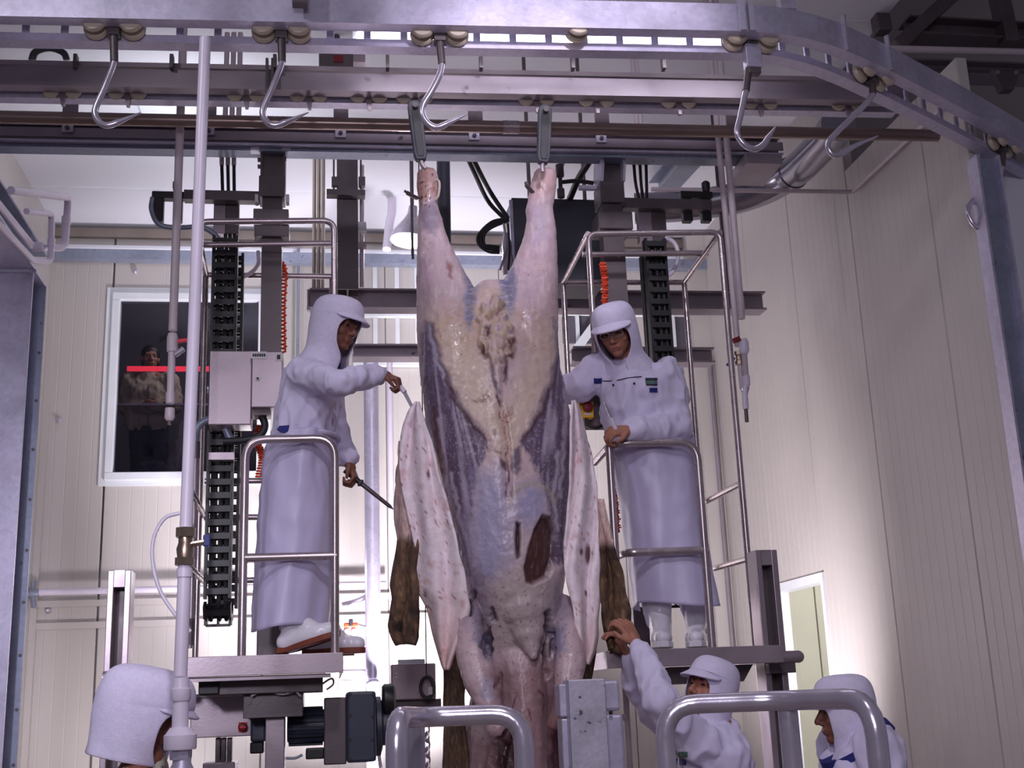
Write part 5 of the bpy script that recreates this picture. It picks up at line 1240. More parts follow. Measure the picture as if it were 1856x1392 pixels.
# bluish inner thigh windows
for poly in ([(838, 470), (850, 500), (866, 520), (862, 560), (850, 600), (842, 570), (843, 520)], [(905, 505), (928, 478), (936, 510), (930, 570), (915, 575), (905, 540)]):
    m = soft(jx, jy, poly, 5); mixin(m, (138, 134, 164)); mixin(m*np.clip((vnoise(uv3*np.array([1, 6, 1]), 12, 3)-0.5)*4, 0, 1), (196, 188, 204), 0.7)
mixin(soft(jx, jy, [(762, 372), (790, 366), (796, 400), (786, 425), (766, 415)], 5), (140, 124, 144), 0.85)
mixin(soft(jx, jy, [(968, 372), (990, 370), (990, 430), (972, 440)], 12), (172, 164, 188), 0.6)
# raw hock joints
mixin(soft(jx, jy, [(755, 305), (792, 305), (790, 350), (760, 372), (755, 350)], 6), (176, 128, 112), 0.8)
mixin(soft(jx, jy, [(970, 305), (1010, 305), (1006, 345), (968, 360)], 10), (206, 164, 160), 0.8)
mixin(np.clip((fbm(uv3, 26, 51)-0.60)*12, 0, 1)*(uy < 375)*(ux < 850), (70, 28, 24), 0.9)
# yellowish fat clumps and blood around the pelvis
mixin(soft(jx, jy, [(862, 520), (905, 520), (930, 570), (935, 650), (905, 660), (868, 640), (855, 580)], 10)*np.clip((fbm(uv3, 18, 61)-0.35)*3, 0, 1), (208, 178, 140), 0.9)
for poly in ([(872, 616), (880, 628), (884, 650), (872, 640)], [(918, 615), (932, 612), (928, 640), (922, 634)], [(878, 590), (890, 588), (892, 606), (882, 612)], [(902, 640), (912, 650), (908, 668)], [(916, 648), (932, 642), (930, 652)]):
    mixin(soft(jx, jy, poly, 3), (96, 42, 42), 0.95)
mixin(soft(jx, jy, [(884, 640), (890, 660), (904, 705), (912, 735), (905, 735), (894, 700)], 3), (110, 90, 116), 0.9)
mixin(soft(jx, jy, [(916, 650), (922, 670), (918, 695), (910, 690)], 3), (100, 66, 84), 0.9)
mixin(np.clip(1.2-polydist(jx, jy, [(902, 720), (912, 760), (918, 800), (921, 850), (918, 900)], False)/2.3, 0, 1), (120, 40, 40), 0.9)
mixin(np.clip(1.2-polydist(jx, jy, [(918, 730), (922, 780), (928, 850), (926, 900)], False)/1.5, 0, 1), (140, 60, 56), 0.6)
mixin(soft(jx, jy, [(848, 716), (860, 722), (882, 712), (892, 722), (872, 730), (856, 730)], 3)*np.clip((fbm(uv3, 40, 66)-0.4)*5, 0, 1), (130, 66, 50), 0.9)
mixin(soft(jx, jy, [(908, 742), (926, 738), (930, 770), (914, 776)], 6)*np.clip((fbm(uv3, 40, 67)-0.4)*4, 0, 1), (150, 74, 66), 0.8)
for poly, c in (([(892, 782), (900, 780), (898, 794)], (84, 50, 56)), ([(890, 812), (912, 822), (912, 830), (898, 822)], (150, 104, 84)), ([(904, 830), (920, 838), (918, 852), (908, 848)], (110, 80, 88)), ([(930, 818), (944, 810), (944, 840), (934, 858), (926, 850)], (116, 96, 116)), ([(944, 800), (958, 790), (952, 812)], (110, 90, 110))):
    mixin(soft(jx, jy, poly, 3), c, 0.95)
# slit and dark meat opening on the right belly
HOLE = [(984, 934), (1002, 938), (1014, 968), (1012, 1012), (996, 1046), (966, 1060), (955, 1056), (951, 1030), (960, 990), (970, 960)]
SLIT = [(936, 946), (943, 950), (944, 975), (942, 1010), (937, 1014), (934, 980)]
mh = soft(ux, uy, HOLE, 3); mixin(mh, (86, 52, 50)); mixin(mh*np.clip((vnoise(uv3*np.array([5, 1, 1]), 9, 8)-0.6)*4, 0, 1), (124, 92, 94), 0.6)
msl = soft(ux, uy, SLIT, 2); mixin(msl, (58, 34, 36))
# gaps by the forelegs, their crevice shade painted dark
DK = ([(878, 1150), (888, 1140), (894, 1180), (884, 1190), (872, 1170)], [(846, 1080), (858, 1070), (862, 1100), (850, 1118)], [(990, 1110), (998, 1105), (1000, 1150), (992, 1160)], [(984, 1170), (992, 1160), (994, 1220), (986, 1230)], [(900, 1235), (906, 1222), (906, 1246), (898, 1248)], [(890, 1105), (896, 1100), (898, 1126), (892, 1128)], [(1000, 1150), (1004, 1146), (1004, 1185), (998, 1190)])
for poly in DK: mixin(soft(jx, jy, poly, 3), (70, 58, 72), 0.95)
mixin(soft(jx, jy, [(866, 1130), (886, 1150), (892, 1200), (876, 1190), (860, 1160)], 7), (120, 116, 146), 0.8)
mixin(soft(jx, jy, [(998, 1140), (1024, 1130), (1022, 1180), (1005, 1200)], 7), (134, 130, 164), 0.8)
# neck, pink and bloody
mixin(soft(jx, jy, [(880, 1215), (1000, 1200), (1020, 1260), (1030, 1480), (840, 1480), (850, 1340), (895, 1330)], 14), (172, 138, 142))
mixin(soft(jx, jy, [(900, 1338), (930, 1325), (946, 1345), (950, 1480), (882, 1480), (892, 1370)], 5), (54, 16, 20))
for pl in ([(936, 1262), (928, 1285), (936, 1296)], [(975, 1250), (990, 1270), (985, 1290)], [(1000, 1330), (1004, 1400)], [(960, 1285), (964, 1310)]):
    mixin(np.clip(1.2-polydist(jx, jy, pl, False)/2.4, 0, 1), (92, 34, 38), 0.85)
mixin(soft(jx, jy, [(868, 1230), (890, 1235), (902, 1280), (884, 1290)], 8), (186, 178, 204), 0.7)
mixin(soft(jx, jy, [(880, 1275), (902, 1270), (906, 1290), (886, 1296)], 5), (206, 160, 156), 0.7)
mixin(soft(jx, jy, [(1002, 1300), (1016, 1295), (1014, 1330), (1004, 1330)], 5), (182, 130, 90), 0.8)
mixin(soft(jx, jy, [(975, 1255), (1012, 1250), (1020, 1400), (990, 1400), (980, 1300)], 8), (124, 84, 92), 0.6)
# scattered blood specks
sp = np.clip((vnoise(uv3, 46, 71)-0.86)*12, 0, 1)*np.clip((fbm(uv3, 3, 72)-0.42)*4, 0, 1); mixin(sp, (120, 50, 50), 0.8)
sp = np.clip((vnoise(uv3*np.array([1.6, 0.7, 1]), 40, 73)-0.86)*14, 0, 1)*(uy > 1040); mixin(sp, (130, 48, 50), 0.8)
mixin(soft(jx, jy, [(814, 470), (819, 480), (820, 505), (815, 500)], 3), (128, 30, 30), 0.9)
# relief: openings sink, fibres and fat dimple
rel = -0.030*mh*front-0.035*msl*front
for poly in DK: rel += -0.026*soft(jx, jy, poly, 4)*front
rel += -0.05*soft(jx, jy, [(900, 1338), (930, 1325), (946, 1345), (950, 1480), (882, 1480), (892, 1370)], 6)*front
rel += 0.006*(fbm(uv3, 9, 81)-0.5)+0.004*(fbm(co, 45, 82)-0.5)
for poly in (ML, MR): rel += -0.010*soft(jx, jy, poly, 5)*front
rel += -0.012*np.clip(1-polydist(ux, uy, [(905, 735), (918, 800), (920, 900)], False)/10, 0, 1)*front
col = col*0.82
co2 = co+no*rel[:, None]
cen = np.array([P(900, 1392, YC).x, YC, co2[:, 2].min()])
cme.vertices.foreach_set('co', (co2-cen).ravel())
ca = cme.color_attributes.new('Col', 'FLOAT_COLOR', 'POINT'); ca.data.foreach_set('color', np.concatenate([col, np.ones((nv, 1))], 1).ravel())
cme.materials.clear(); cme.update()
car = thing('beef_carcass', 'half-skinned beef carcass hanging head down by its hind legs', 'carcass', tuple(cen))
link('carcass_body', cme, 'carcass', cen, car, 'full')

# hide flaps --------------------------------------------------------------
def sheet(name, rows, parent, matn, yin, yout, paint, fold=0.012, nf=3.0, thick=0.010, nx=26, seed=1, dens=5):
    # rows: (py, px inner/left, px right); grid with folds, painted by (px,py)
    ys = [r[0] for r in rows]; R = []; U = []
    n = max(10, int((ys[-1]-ys[0])/dens))
    for i in range(n+1):
        y = ys[0]+(ys[-1]-ys[0])*i/n; xl = np.interp(y, ys, [r[1] for r in rows]); xr = np.interp(y, ys, [r[2] for r in rows])
        w = 2.0*math.sin(y*0.035+seed)+0.8*math.sin(y*0.09+seed*2)
        row = []
        for j in range(nx+1):
            t = j/nx; Y = yin+(yout-yin)*t+fold*math.sin(t*PI*2*nf/2+y*0.012+seed)+0.004*math.sin(t*19+y*0.05)
            x = xl+w*(0.5 if t < 0.5 else 1)*(1 if j in (0, nx) else 0.6)+(xr-xl)*t
            row.append(P(x, y, Y)); U.append((x, y))
        R.append(row)
    m = MB(); m.grid(R)
    V = m.v; c = Vector((sum(p.x for p in V)/len(V), sum(p.y for p in V)/len(V), min(p.z for p in V)))
    me = bpy.data.meshes.new(name); me.from_pydata([tuple(p-c) for p in V], [], m.f)
    U = np.array(U); cl_ = paint(U[:, 0], U[:, 1])
    a = me.color_attributes.new('Col', 'FLOAT_COLOR', 'POINT'); a.data.foreach_set('color', np.concatenate([cl_, np.ones((len(U), 1))], 1).ravel())
    o = link(name, me, matn, c, parent, 'full')
    s = o.modifiers.new('thick', 'SOLIDIFY'); s.thickness = thick; s.offset = 0
    return o
def pflap(dirt_from=1040, seed=0, spots=()):
    def f(x, y):
        u = np.stack([x/100, y/100, np.zeros(len(x))], 1); c = np.tile(L3((248, 232, 240)), (len(x), 1))
        def mx(m, cc, a=1.0):
            nonlocal c
            m = np.clip(m*a, 0, 1)[:, None]; c = c*(1-m)+L3(cc)*m
        mx(np.clip((fbm(u*np.array([1, .25, 1]), 12, seed+1)-0.5)*4, 0, 1), (222, 196, 198), 0.45)
        mx(np.clip((y-dirt_from)/160, 0, 1), (218, 178, 168), 0.7)
        mx(np.clip((vnoise(u*np.array([2.2, 0.8, 1]), 24, seed+2)-0.865)*16, 0, 1), (150, 60, 56), 0.85)
        mx(np.clip((vnoise(u, 34, seed+4)-0.90)*18, 0, 1), (84, 40, 40), 0.9)
        mx(np.clip((fbm(u, 7, seed+3)-0.62)*8, 0, 1), (206, 140, 132), 0.5)
        for (sx, sy, rx, ry) in spots: mx(np.clip(2.4-np.hypot((x-sx)/rx, (y-sy)/ry)*2, 0, 1), (96, 44, 46), 0.95)
        return c
    return f
def pfur(seed=0, pale=None, dark=None):
    def f(x, y):
        u = np.stack([x/100, y/100, np.zeros(len(x))], 1); c = np.tile(L3((94, 70, 56)), (len(x), 1))
        def mx(m, cc, a=1.0):
            nonlocal c
            m = np.clip(m*a, 0, 1)[:, None]; c = c*(1-m)+L3(cc)*m
        mx(np.clip((fbm(u*np.array([2, .5, 1]), 16, seed+1)-0.45)*4, 0, 1), (146, 112, 80), 0.7)
        mx(np.clip((fbm(u*np.array([1.4, .6, 1]), 12, seed+5)-0.55)*5, 0, 1), (40, 28, 26), 0.9)
        if pale is not None: mx(np.clip((pale-y)/16+0.5, 0, 1), (218, 186, 178))
        if dark: mx(np.clip(2.2-np.hypot((x-dark[0])/dark[2], (y-dark[1])/dark[3])*2, 0, 1), (30, 22, 20), 0.95)
        return c
    return f
sheet('hide_flap', [(728, 754, 758), (745, 740, 763), (770, 731, 770), (800, 727, 784), (850, 724, 794), (900, 730, 806), (950, 742, 820), (990, 752, 832), (1030, 754, 842), (1070, 756, 846), (1100, 772, 850), (1150, 786, 842), (1185, 796, 826), (1205, 802, 818), (1214, 806, 814)],
      car, 'hide', 5.22, 5.11, pflap(1030, 1, ((772, 1075, 3, 8), (775, 860, 3, 9))), 0.020, 3.4, seed=1)
sheet('hide_flap', [(726, 1037, 1040), (745, 1036, 1050), (780, 1035, 1062), (830, 1034, 1074), (880, 1032, 1080), (930, 1028, 1084), (980, 1024, 1088), (1030, 1022, 1086), (1060, 1028, 1084), (1100, 1038, 1084), (1150, 1046, 1085), (1180, 1052, 1080), (1204, 1058, 1068)],
      car, 'hide', 5.11, 5.20, pflap(1080, 2, ((1064, 1005, 6, 19), (1052, 1000, 3, 8), (1060, 1075, 3, 6))), 0.020, 3.0, seed=2)
sheet('hide_strip', [(800, 726, 738), (850, 721, 744), (900, 718, 748), (940, 720, 756), (975, 726, 758), (1000, 722, 752), (1030, 716, 748), (1060, 711, 752), (1085, 716, 754), (1110, 712, 757), (1135, 707, 758), (1155, 714, 757), (1168, 722, 750)],
      car, 'fur', 5.33, 5.22, pfur(3, 975, (724, 1136, 11, 13)), 0.022, 2.2, 0.03, seed=3)
sheet('hide_strip', [(905, 1076, 1090), (940, 1080, 1098), (980, 1082, 1106), (1010, 1082, 1116), (1035, 1084, 1126), (1070, 1088, 1136), (1105, 1092, 1140), (1140, 1098, 1138), (1170, 1104, 1130), (1184, 1108, 1122)],
      car, 'fur', 5.25, 5.20, pfur(5, 985), 0.022, 2.4, 0.03, seed=4)
sheet('hide_strip', [(1150, 818, 846), (1200, 806, 846), (1260, 806, 842), (1320, 806, 840), (1380, 804, 848), (1440, 806, 852)],
      car, 'fur', 5.40, 5.22, pfur(7), 0.015, 2.0, 0.014, seed=5)
sheet('hide_strip', [(1130, 1044, 1066), (1180, 1048, 1080), (1230, 1046, 1072), (1300, 1030, 1060), (1400, 1022, 1062)],
      car, 'fur', 5.22, 5.36, pfur(9), 0.015, 2.0, 0.014, seed=6)
# small pieces poking from the hocks
for (pts, w_) in (([(757, 360, 5.30), (742, 352, 5.28), (733, 346, 5.28)], 0.016), ([(966, 350, 5.30), (956, 338, 5.28), (952, 330, 5.28)], 0.014)):
    MB().tube(spline(TB(pts), 5), [w_]*8+[w_*0.6]*3, 8, flat=0.4).build('tendon_end', 'steel_dark', car, True)
MB().tube(spline(TB([(786, 322, 5.31), (796, 330, 5.29), (795, 352, 5.29), (790, 362, 5.3)]), 5), 0.006, 8).build('tendon_end', 'nylon', car, True)
# ================================================================== people
def frame(F, up=(0, 0, 1)):
    F = Vector(F).normalized(); u = Vector(up); u = (u-F*u.dot(F)).normalized(); r = F.cross(u).normalized()
    return Matrix(((r.x, F.x, u.x), (r.y, F.y, u.y), (r.z, F.z, u.z)))
def head_mb(m, c, R):
    g_ = lambda x, y, z: Vector(c)+R @ Vector((x, y, z))
    m.ball(g_(0, -.012, .032), (.074, .093, .085), 20, 14, R); m.ball(g_(0, .028, -.035), (.060, .062, .078), 20, 14, R)
    m.ball(g_(0, .058, -.094), (.028, .024, .022), 12, 8, R)
    for s in (-1, 1):
        m.ball(g_(s*.036, .052, -.026), (.028, .030, .030), 12, 8, R); m.ball(g_(s*.075, -.008, -.012), (.010, .022, .032), 12, 8, R)
        m.ball(g_(s*.012, .094, -.036), .0095, 10, 6, R)
        m.ball(g_(s*.032, .070, .004), (.017, .014, .010), 12, 8, R)
    m.caps(g_(0, .086, .008), .009, g_(0, .107, -.030), .0125)
    m.caps(g_(-.038, .073, .022), .013, g_(.038, .073, .022), .013)
    m.caps(g_(-.018, .083, -.060), .0085, g_(.018, .083, -.060), .0085); m.caps(g_(-.014, .081, -.071), .009, g_(.014, .081, -.071), .009)
def hand_mb(m, w, d, pn, s, curl=0.6, sc=1.0, thumb=0.5, spread=1.0):
    w = Vector(w); d = Vector(d).normalized(); pn = Vector(pn); pn = (pn-d*pn.dot(d)).normalized(); s = Vector(s); s = (s-d*s.dot(d)-pn*s.dot(pn)).normalized()
    for k in (-1.4, -0.45, 0.45, 1.4): m.caps(w+d*(.012*sc)+s*(k*.012*sc), .017*sc, w+d*(.082*sc)+s*(k*.0215*sc), .0125*sc)
    m.caps(w-d*.03, .026*sc, w+d*.03*sc, .024*sc)
    L = ((.036, .024, .019), (.042, .028, .021), (.039, .026, .020), (.030, .020, .017))
    for i, k in enumerate((1.45, 0.48, -0.48, -1.45)):
        p = w+d*((.088-(.006 if i in (0, 3) else 0))*sc)+s*(k*.0218*sc*spread); a = 0.15+curl*0.75
        rr = (.0098, .0088, .0078, .0070)
        for j in range(3):
            dd = d*math.cos(a)+pn*math.sin(a)+s*(k*0.04*spread); q = p+dd.normalized()*L[i][j]*sc; m.caps(p, rr[j]*sc, q, rr[j+1]*sc, 10); p = q; a += curl*1.05
    p = w+d*(.022*sc)+s*(.030*sc); dd = (d*0.72+s*0.62+pn*0.35*thumb).normalized(); q = p+dd*.042*sc; m.caps(p, .0145*sc, q, .011*sc, 10)
    dd = (d*0.85+s*(0.25-0.5*thumb)+pn*0.75*thumb).normalized(); m.caps(q, .011*sc, q+dd*.030*sc, .0085*sc, 10)
def disp_mesh(me, amp, sc, seed, stretch=(1, 1, 1)):
    n = len(me.vertices); a = np.empty(n*3); me.vertices.foreach_get('co', a); a = a.reshape(-1, 3); b = np.empty(n*3); me.vertices.foreach_get('normal', b); b = b.reshape(-1, 3)
    f = fbm(a*np.array(stretch), sc, seed, 3); r = 1-np.abs(f-0.5)*4; a += b*(amp*(np.clip(r, 0, 1)**2-0.4))[:, None]
    me.vertices.foreach_set('co', a.ravel()); me.update()
def smooth_mesh(me, it):
    b = bmesh.new(); b.from_mesh(me)
    for _ in range(it): bmesh.ops.smooth_vert(b, verts=b.verts, factor=.5, use_axis_x=True, use_axis_y=True, use_axis_z=True)
    b.to_mesh(me); b.free(); me.update()
def finish(me, name, m, parent, smooth='full'):
    n = len(me.vertices); a = np.empty(n*3); me.vertices.foreach_get('co', a); a = a.reshape(-1, 3)
    c = (a.min(0)+a.max(0))/2; c[2] = a[:, 2].min(); me.vertices.foreach_set('co', (a-c).ravel()); me.materials.clear(); me.update()
    return link(name, me, m, tuple(c), parent, smooth)
def hood(c, R, parent, m='cloth_net', cape=0.20, cape_r=(.135, .135), open_w=0.95, sc=1.0, zcut=None):
    # cloth hood: rows from the crown down to the cape, open at the face
    g_ = lambda x, y, z: Vector(c)+R @ Vector((x, y, z))
    rows = []; N = 40
    prof = [(.134, .004, 0), (.132, .045, 0), (.125, .074, 0), (.106, .094, 0), (.080, .102, 0), (.052, .106, 0), (.036, .107, 0),
            (.030, .107, .62), (.010, .106, .86), (-.02, .105, .95), (-.05, .104, .92), (-.08, .102, .80), (-.105, .101, .58), (-.125, .104, .36), (-.14, .110, .26), (-.165, .122, .24), (-.19, .134, .30)]
    for k in range(1, 5): prof.append((-.19-cape*k/10, .134+(cape_r[0]-.134)*k/4+.008*k, .30+.04*k))
    if zcut is not None: prof = [q for q in prof if q[0] >= zcut]
    for i, (z, r, op) in enumerate(prof):
        row = []; o = op*open_w
        for j in range(N+1):
            a = o+(2*PI-2*o)*j/N
            rx = r*0.86*sc; ry = r*(1.06 if z > -.03 else max(0.8, 1.06+(z+.03)*2.2))*sc
            off = -.008 if z > -.05 else -.008-(abs(z)-.05)*.22
            rip = 1+0.02*math.sin(a*7+i*0.9)*(1 if z < -.05 else 0.25)+0.012*math.sin(a*3+1)
            x = rx*math.sin(a)*rip; y = ry*math.cos(a)*rip+off
            row.append(g_(x*sc, y*sc, z*sc))
        rows.append(row)
    mb = MB(); mb.grid(rows)
    V = mb.v; cc = sum(V, Vector())/len(V)
    me = bpy.data.meshes.new('hood'); me.from_pydata([tuple(p-cc) for p in V], [], mb.f)
    b = bmesh.new(); b.from_mesh(me); bmesh.ops.remove_doubles(b, verts=b.verts, dist=2e-4); b.to_mesh(me); b.free()
    o = link('hood', me, m, cc, parent, 'full')
    sd = o.modifiers.new('t', 'SOLIDIFY'); sd.thickness = .006; sd.offset = 1
    ss = o.modifiers.new('s', 'SUBSURF'); ss.levels = 1; ss.render_levels = 1
    # visor
    R2 = []
    for i in range(7):
        t = i/6; row = []
        for j in range(17):
            a = -1.15+2.3*j/16; e = math.cos(a/1.15*PI/2)**0.6
            rr = .1085+.042*t*e; row.append(g_(rr*.90*math.sin(a)*sc, (rr*1.04*math.cos(a)-.004)*sc, (.046-.036*t*e+0.010*math.cos(a*1.4)-.010*(1-math.cos(a)))*sc))
        R2.append(row)
    mb = MB(); mb.grid(R2); V = mb.v; cc = sum(V, Vector())/len(V)
    me = bpy.data.meshes.new('visor'); me.from_pydata([tuple(p-cc) for p in V], [], mb.f)
    o2 = link('visor', me, m, cc, o, 'full'); s2 = o2.modifiers.new('t', 'SOLIDIFY'); s2.thickness = .007; s2.offset = 0
    # band seam above the visor
    MB().tube([g_(.1075*.88*math.sin(a)*sc, (.1075*1.08*math.cos(a)-.004)*sc, (.052+.006*math.cos(a))*sc) for a in [x*0.15-1.5 for x in range(21)]], .0032, 6).build('cap_seam', m, o, True)
    return o
def face_parts(c, R, parent, glasses=False):
    g_ = lambda x, y, z: Vector(c)+R @ Vector((x, y, z))
    for s in (-1, 1):
        MB().ball(g_(s*.032, .0795, .002), (.0125, .006, .0045), 10, 6, R).build('eye', 'eye', parent, True)
        MB().caps(g_(s*.018, .087, .020), .0035, g_(s*.046, .077, .021), .0028, 8).build('eyebrow', 'hair', parent, True)
    MB().caps(g_(-.017, .0905, -.0655), .0036, g_(.017, .0905, -.0655), .0036, 8).build('lips', 'lip', parent, True)
    if glasses:
        for s in (-1, 1):
            MB().tube([g_(s*.034+.024*math.cos(t*PI/8), .095, .0+.017*math.sin(t*PI/8)) for t in range(16)], .0018, 6, closed=True).build('spectacle_rim', 'steel_bright', parent, True)
        MB().cyl(g_(-.010, .097, .004), g_(.010, .097, .004), .0018, 6).build('spectacle_bridge', 'steel_bright', parent)
def apron(rows, front_ang, Y, parent, name='apron', sweep=2.25, ry=0.17, seed=0, m='vinyl'):
    # rows: (py, pxL, pxR); open at the back
    ys = [r[0] for r in rows]; n = 60; N = 64; G = []
    for i in range(n+1):
        y = ys[0]+(ys[-1]-ys[0])*i/n; xl = float(np.interp(y, ys, [r[1] for r in rows])); xr = float(np.interp(y, ys, [r[2] for r in rows]))
        a = P(xl, y, Y); b = P(xr, y, Y); c = (a+b)/2; hw = (b.x-a.x)/2; row = []
        t = i/n
        for j in range(N+1):
            an = front_ang-sweep+2*sweep*j/N
            rp = 1+0.05*math.sin(an*4+seed+t*1.2)*(.25+t)*.8+0.025*math.sin(an*9+t*5+seed)*(.3+.7*t)+0.03*math.sin(t*9+an*5+seed)*(1-t)**2+0.012*math.sin(t*23-an*6)*(1-t)
            nz = mnoise.noise(Vector((an*1.6+t*2.2+seed*7, t*5.0-an*0.9, seed)))+0.5*mnoise.noise(Vector((an*4.0-t*3.0, t*9.0+an*2.0, seed+3.0)))
            rp += 0.07*(0.5-abs(nz))*(0.35+0.65*(1-t)**1.5)
            row.append(Vector((c.x+hw*math.cos(an)*rp, Y+(ry*(1+0.12*t))*math.sin(an)*rp, a.z+(b.z-a.z)*(0.5+0.5*math.cos(an))-0.012*t*math.sin(an*2+seed))))
        G.append(row)
    mb = MB(); mb.grid(G); V = mb.v; cc = sum(V, Vector())/len(V)
    me = bpy.data.meshes.new(name); me.from_pydata([tuple(p-cc) for p in V], [], mb.f)
    o = link(name, me, m, cc, parent, 'full'); s = o.modifiers.new('t', 'SOLIDIFY'); s.thickness = .004; s.offset = 1
    return o
def boot(ank, toe_dir, zfloor, parent, top=0.30, lift=0.0, sole='sole'):
    ank = Vector(ank); d = Vector(toe_dir).normalized(); s = d.cross(Vector((0, 0, 1)))
    m = MB(); zf = zfloor+0.02
    heel = Vector((ank.x, ank.y, zf+.045))-d*.035; ball = heel+d*.155+Vector((0, 0, -.006+lift*.7)); toe = heel+d*.215+Vector((0, 0, -.008+lift))
    m.caps(heel, .045, ball, .042); m.caps(ball, .042, toe, .034); m.caps(heel+s*.01, .043, ball+s*.014, .040); m.caps(ball-s*.014, .036, toe-s*.01, .030)
    m.caps(heel+d*.02, .05, Vector((ank.x, ank.y, zf+.12)), .055); m.caps(Vector((ank.x, ank.y, zf+.12))+d*.02, .05, ball, .035)
    m.caps(Vector((ank.x, ank.y, zf+.12)), .053, Vector((ank.x, ank.y, zf+top)), .068)
    me = remesh_obj('boot', m, .009, 4); o = finish(me, 'boot', 'boot', parent)
    MB().prism([heel-d*.045+s*x*.9+Vector((0, 0, -.046)) if False else (heel+d*t+s*x+Vector((0, 0, -.050+max(0, (t)/.215)*lift))) for t, x in
                ((-.048, -.015), (-.03, -.04), (.03, -.044), (.12, -.052), (.19, -.046), (.235, -.028), (.25, 0), (.235, .028), (.19, .048), (.12, .050), (.03, .044), (-.03, .04), (-.048, .015))], (0, 0, .026)).build('sole', sole, o, bevel=0.003)
    return o
def person(label, base, head, F, upv, neck, chest, pelvis, arms, legs, skin='skin', smock='cloth', smock_r=1.0, hoodp=True, hands=(None, None), voxel=.0045, hood_kw={}, glasses=False, collar=None, tors_w=0.16, hair=False, grp=None, tilt=None, trousers='cloth', cat_loc=None):
    T = thing('person', label, 'person', base, grp)
    R = frame(F, upv); head = Vector(head)
    m = MB(); head_mb(m, head, R)
    hb = head+R @ Vector((0, -.025, -.075)); m.caps(hb, .052, neck, .056)
    m.caps(neck, .07, chest, .12); m.caps(chest, .125, pelvis, .125)
    for (sh, el, wr), hd in zip(arms, hands):
        m.caps(neck, .05, sh, .05); m.caps(sh, .050, el, .038); m.caps(el, .038, wr, .026)
        if hd: hand_mb(m, wr, *hd[0], **hd[1])
    for (hp, kn, an) in legs:
        m.caps(pelvis, .10, hp, .09); m.caps(hp, .085, kn, .055); m.caps(kn, .055, an, .038)
    me = remesh_obj('body', m, voxel, 2, 0.4); body = finish(me, 'body', skin, T)
    face_parts(head, R, body, glasses)
    # smock / jacket
    m = MB(); q = smock_r
    across = (arms[0][0]-arms[1][0])
    m.caps(arms[0][0].lerp(arms[1][0], .12)+Vector((0, 0, -.02)), .075*q, arms[1][0].lerp(arms[0][0], .12)+Vector((0, 0, -.02)), .075*q)
    m.caps(neck+Vector((0, 0, -.03)), .085*q, chest, .15*q)
    au = across.normalized()
    for k in (-.055, 0, .055):
        m.caps(chest+au*k*q, .135*q, (chest+pelvis)/2+au*k*q, .135*q); m.caps((chest+pelvis)/2+au*k*q, .135*q, pelvis+au*k*q, .135*q)
    for (sh, el, wr) in arms:
        m.caps(sh, .085*q, el, .068*q); e2 = el.lerp(wr, .86); m.caps(el, .069*q, e2, .052*q); m.caps(e2, .052*q, el.lerp(wr, .93), .044*q)
    me = remesh_obj('smock', m, .010, 8); disp_mesh(me, .020, 4.5, int(abs(head.x*50))+3, (1.6, 1.6, 0.9)); disp_mesh(me, .014, 9, int(abs(head.x*70))+5, (1.4, 1.4, .7)); smooth_mesh(me, 1)
    sm = finish(me, 'smock', smock, T)
    m = MB()
    for (hp, kn, an) in legs: m.caps(pelvis, .12, hp, .105); m.caps(hp, .10, kn, .078); m.caps(kn, .078, an+Vector((0, 0, .06)), .06)
    me = remesh_obj('trousers', m, .014, 5); disp_mesh(me, .010, 9, 4); finish(me, 'trousers', trousers, T)
    if hoodp: hood(head, R, T, **hood_kw)
    if collar: # coloured collar ring at the neck
        cn = collar[0]; n0 = Vector(neck)+Vector(collar[2]) if len(collar) > 2 else Vector(neck); ax = (hb-Vector(neck)).normalized()
        MB().lathe([(collar[1], -.018), (collar[1]*1.02, 0), (collar[1]*.95, .020)], n0, ax, 28).build('collar', cn, T, True)
    return T, R, sm
V3 = Vector
# ---- left worker on the platform
Y1 = 5.62
def q1(x, y, d=0): return P(x, y, Y1+d)
h1 = q1(611, 592, -.02); DZ1 = DZL
d_knife = (P(745, 738, 5.36)-P(700, 684, 5.40)).normalized()
wrR, wrL = q1(690, 678, -.20), q1(632, 838, .02)
d_steel = (P(712, 922, 5.60)-P(640, 852, 5.62)).normalized()
w1, R1, s1m = person('worker in white hood and apron on the left platform, reaching right with a knife', (q1(548, 1180).x, Y1, DZ1), h1, (0.80, -0.50, -0.20), (0.05, 0, 1),
    q1(583, 655), q1(565, 700), q1(552, 800),
    [(q1(550, 678, -.15), q1(612, 694, -.36), wrR), (q1(592, 682, .13), q1(606, 772, .14), wrL)],
    [(q1(535, 815, -.07), q1(530, 980, -.08), V3((q1(530, 1160).x, Y1-.08, DZ1+.09))), (q1(562, 815, .08), q1(568, 980, .08), V3((q1(580, 1160).x, Y1+.10, DZ1+.09)))],
    skin='skin_dark', hands=(((d_knife*0.5+V3((.5, 0, .1)), V3((-.3, .3, -.9)), V3((.4, -.6, .2))), dict(curl=1.15, thumb=0.8)), ((V3((.35, -.1, -.9)), V3((-.9, .2, -.3)), V3((.1, -.9, .1))), dict(curl=1.15, thumb=0.8))), smock_r=0.97,
    collar=('navy', .092), hood_kw=dict(sc=1.07, open_w=1.0))
apron([(790, 492, 606), (815, 480, 607), (950, 469, 607), (1050, 463, 600), (1142, 457, 594)], -0.85, Y1, w1, ry=.19, seed=1)
MB().tube([q1(552, 795)+V3((.155*math.cos(t*PI/16), .175*math.sin(t*PI/16), 0)) for t in range(32)], .012, 8, closed=True).build('apron_tie', 'cloth', w1, True)
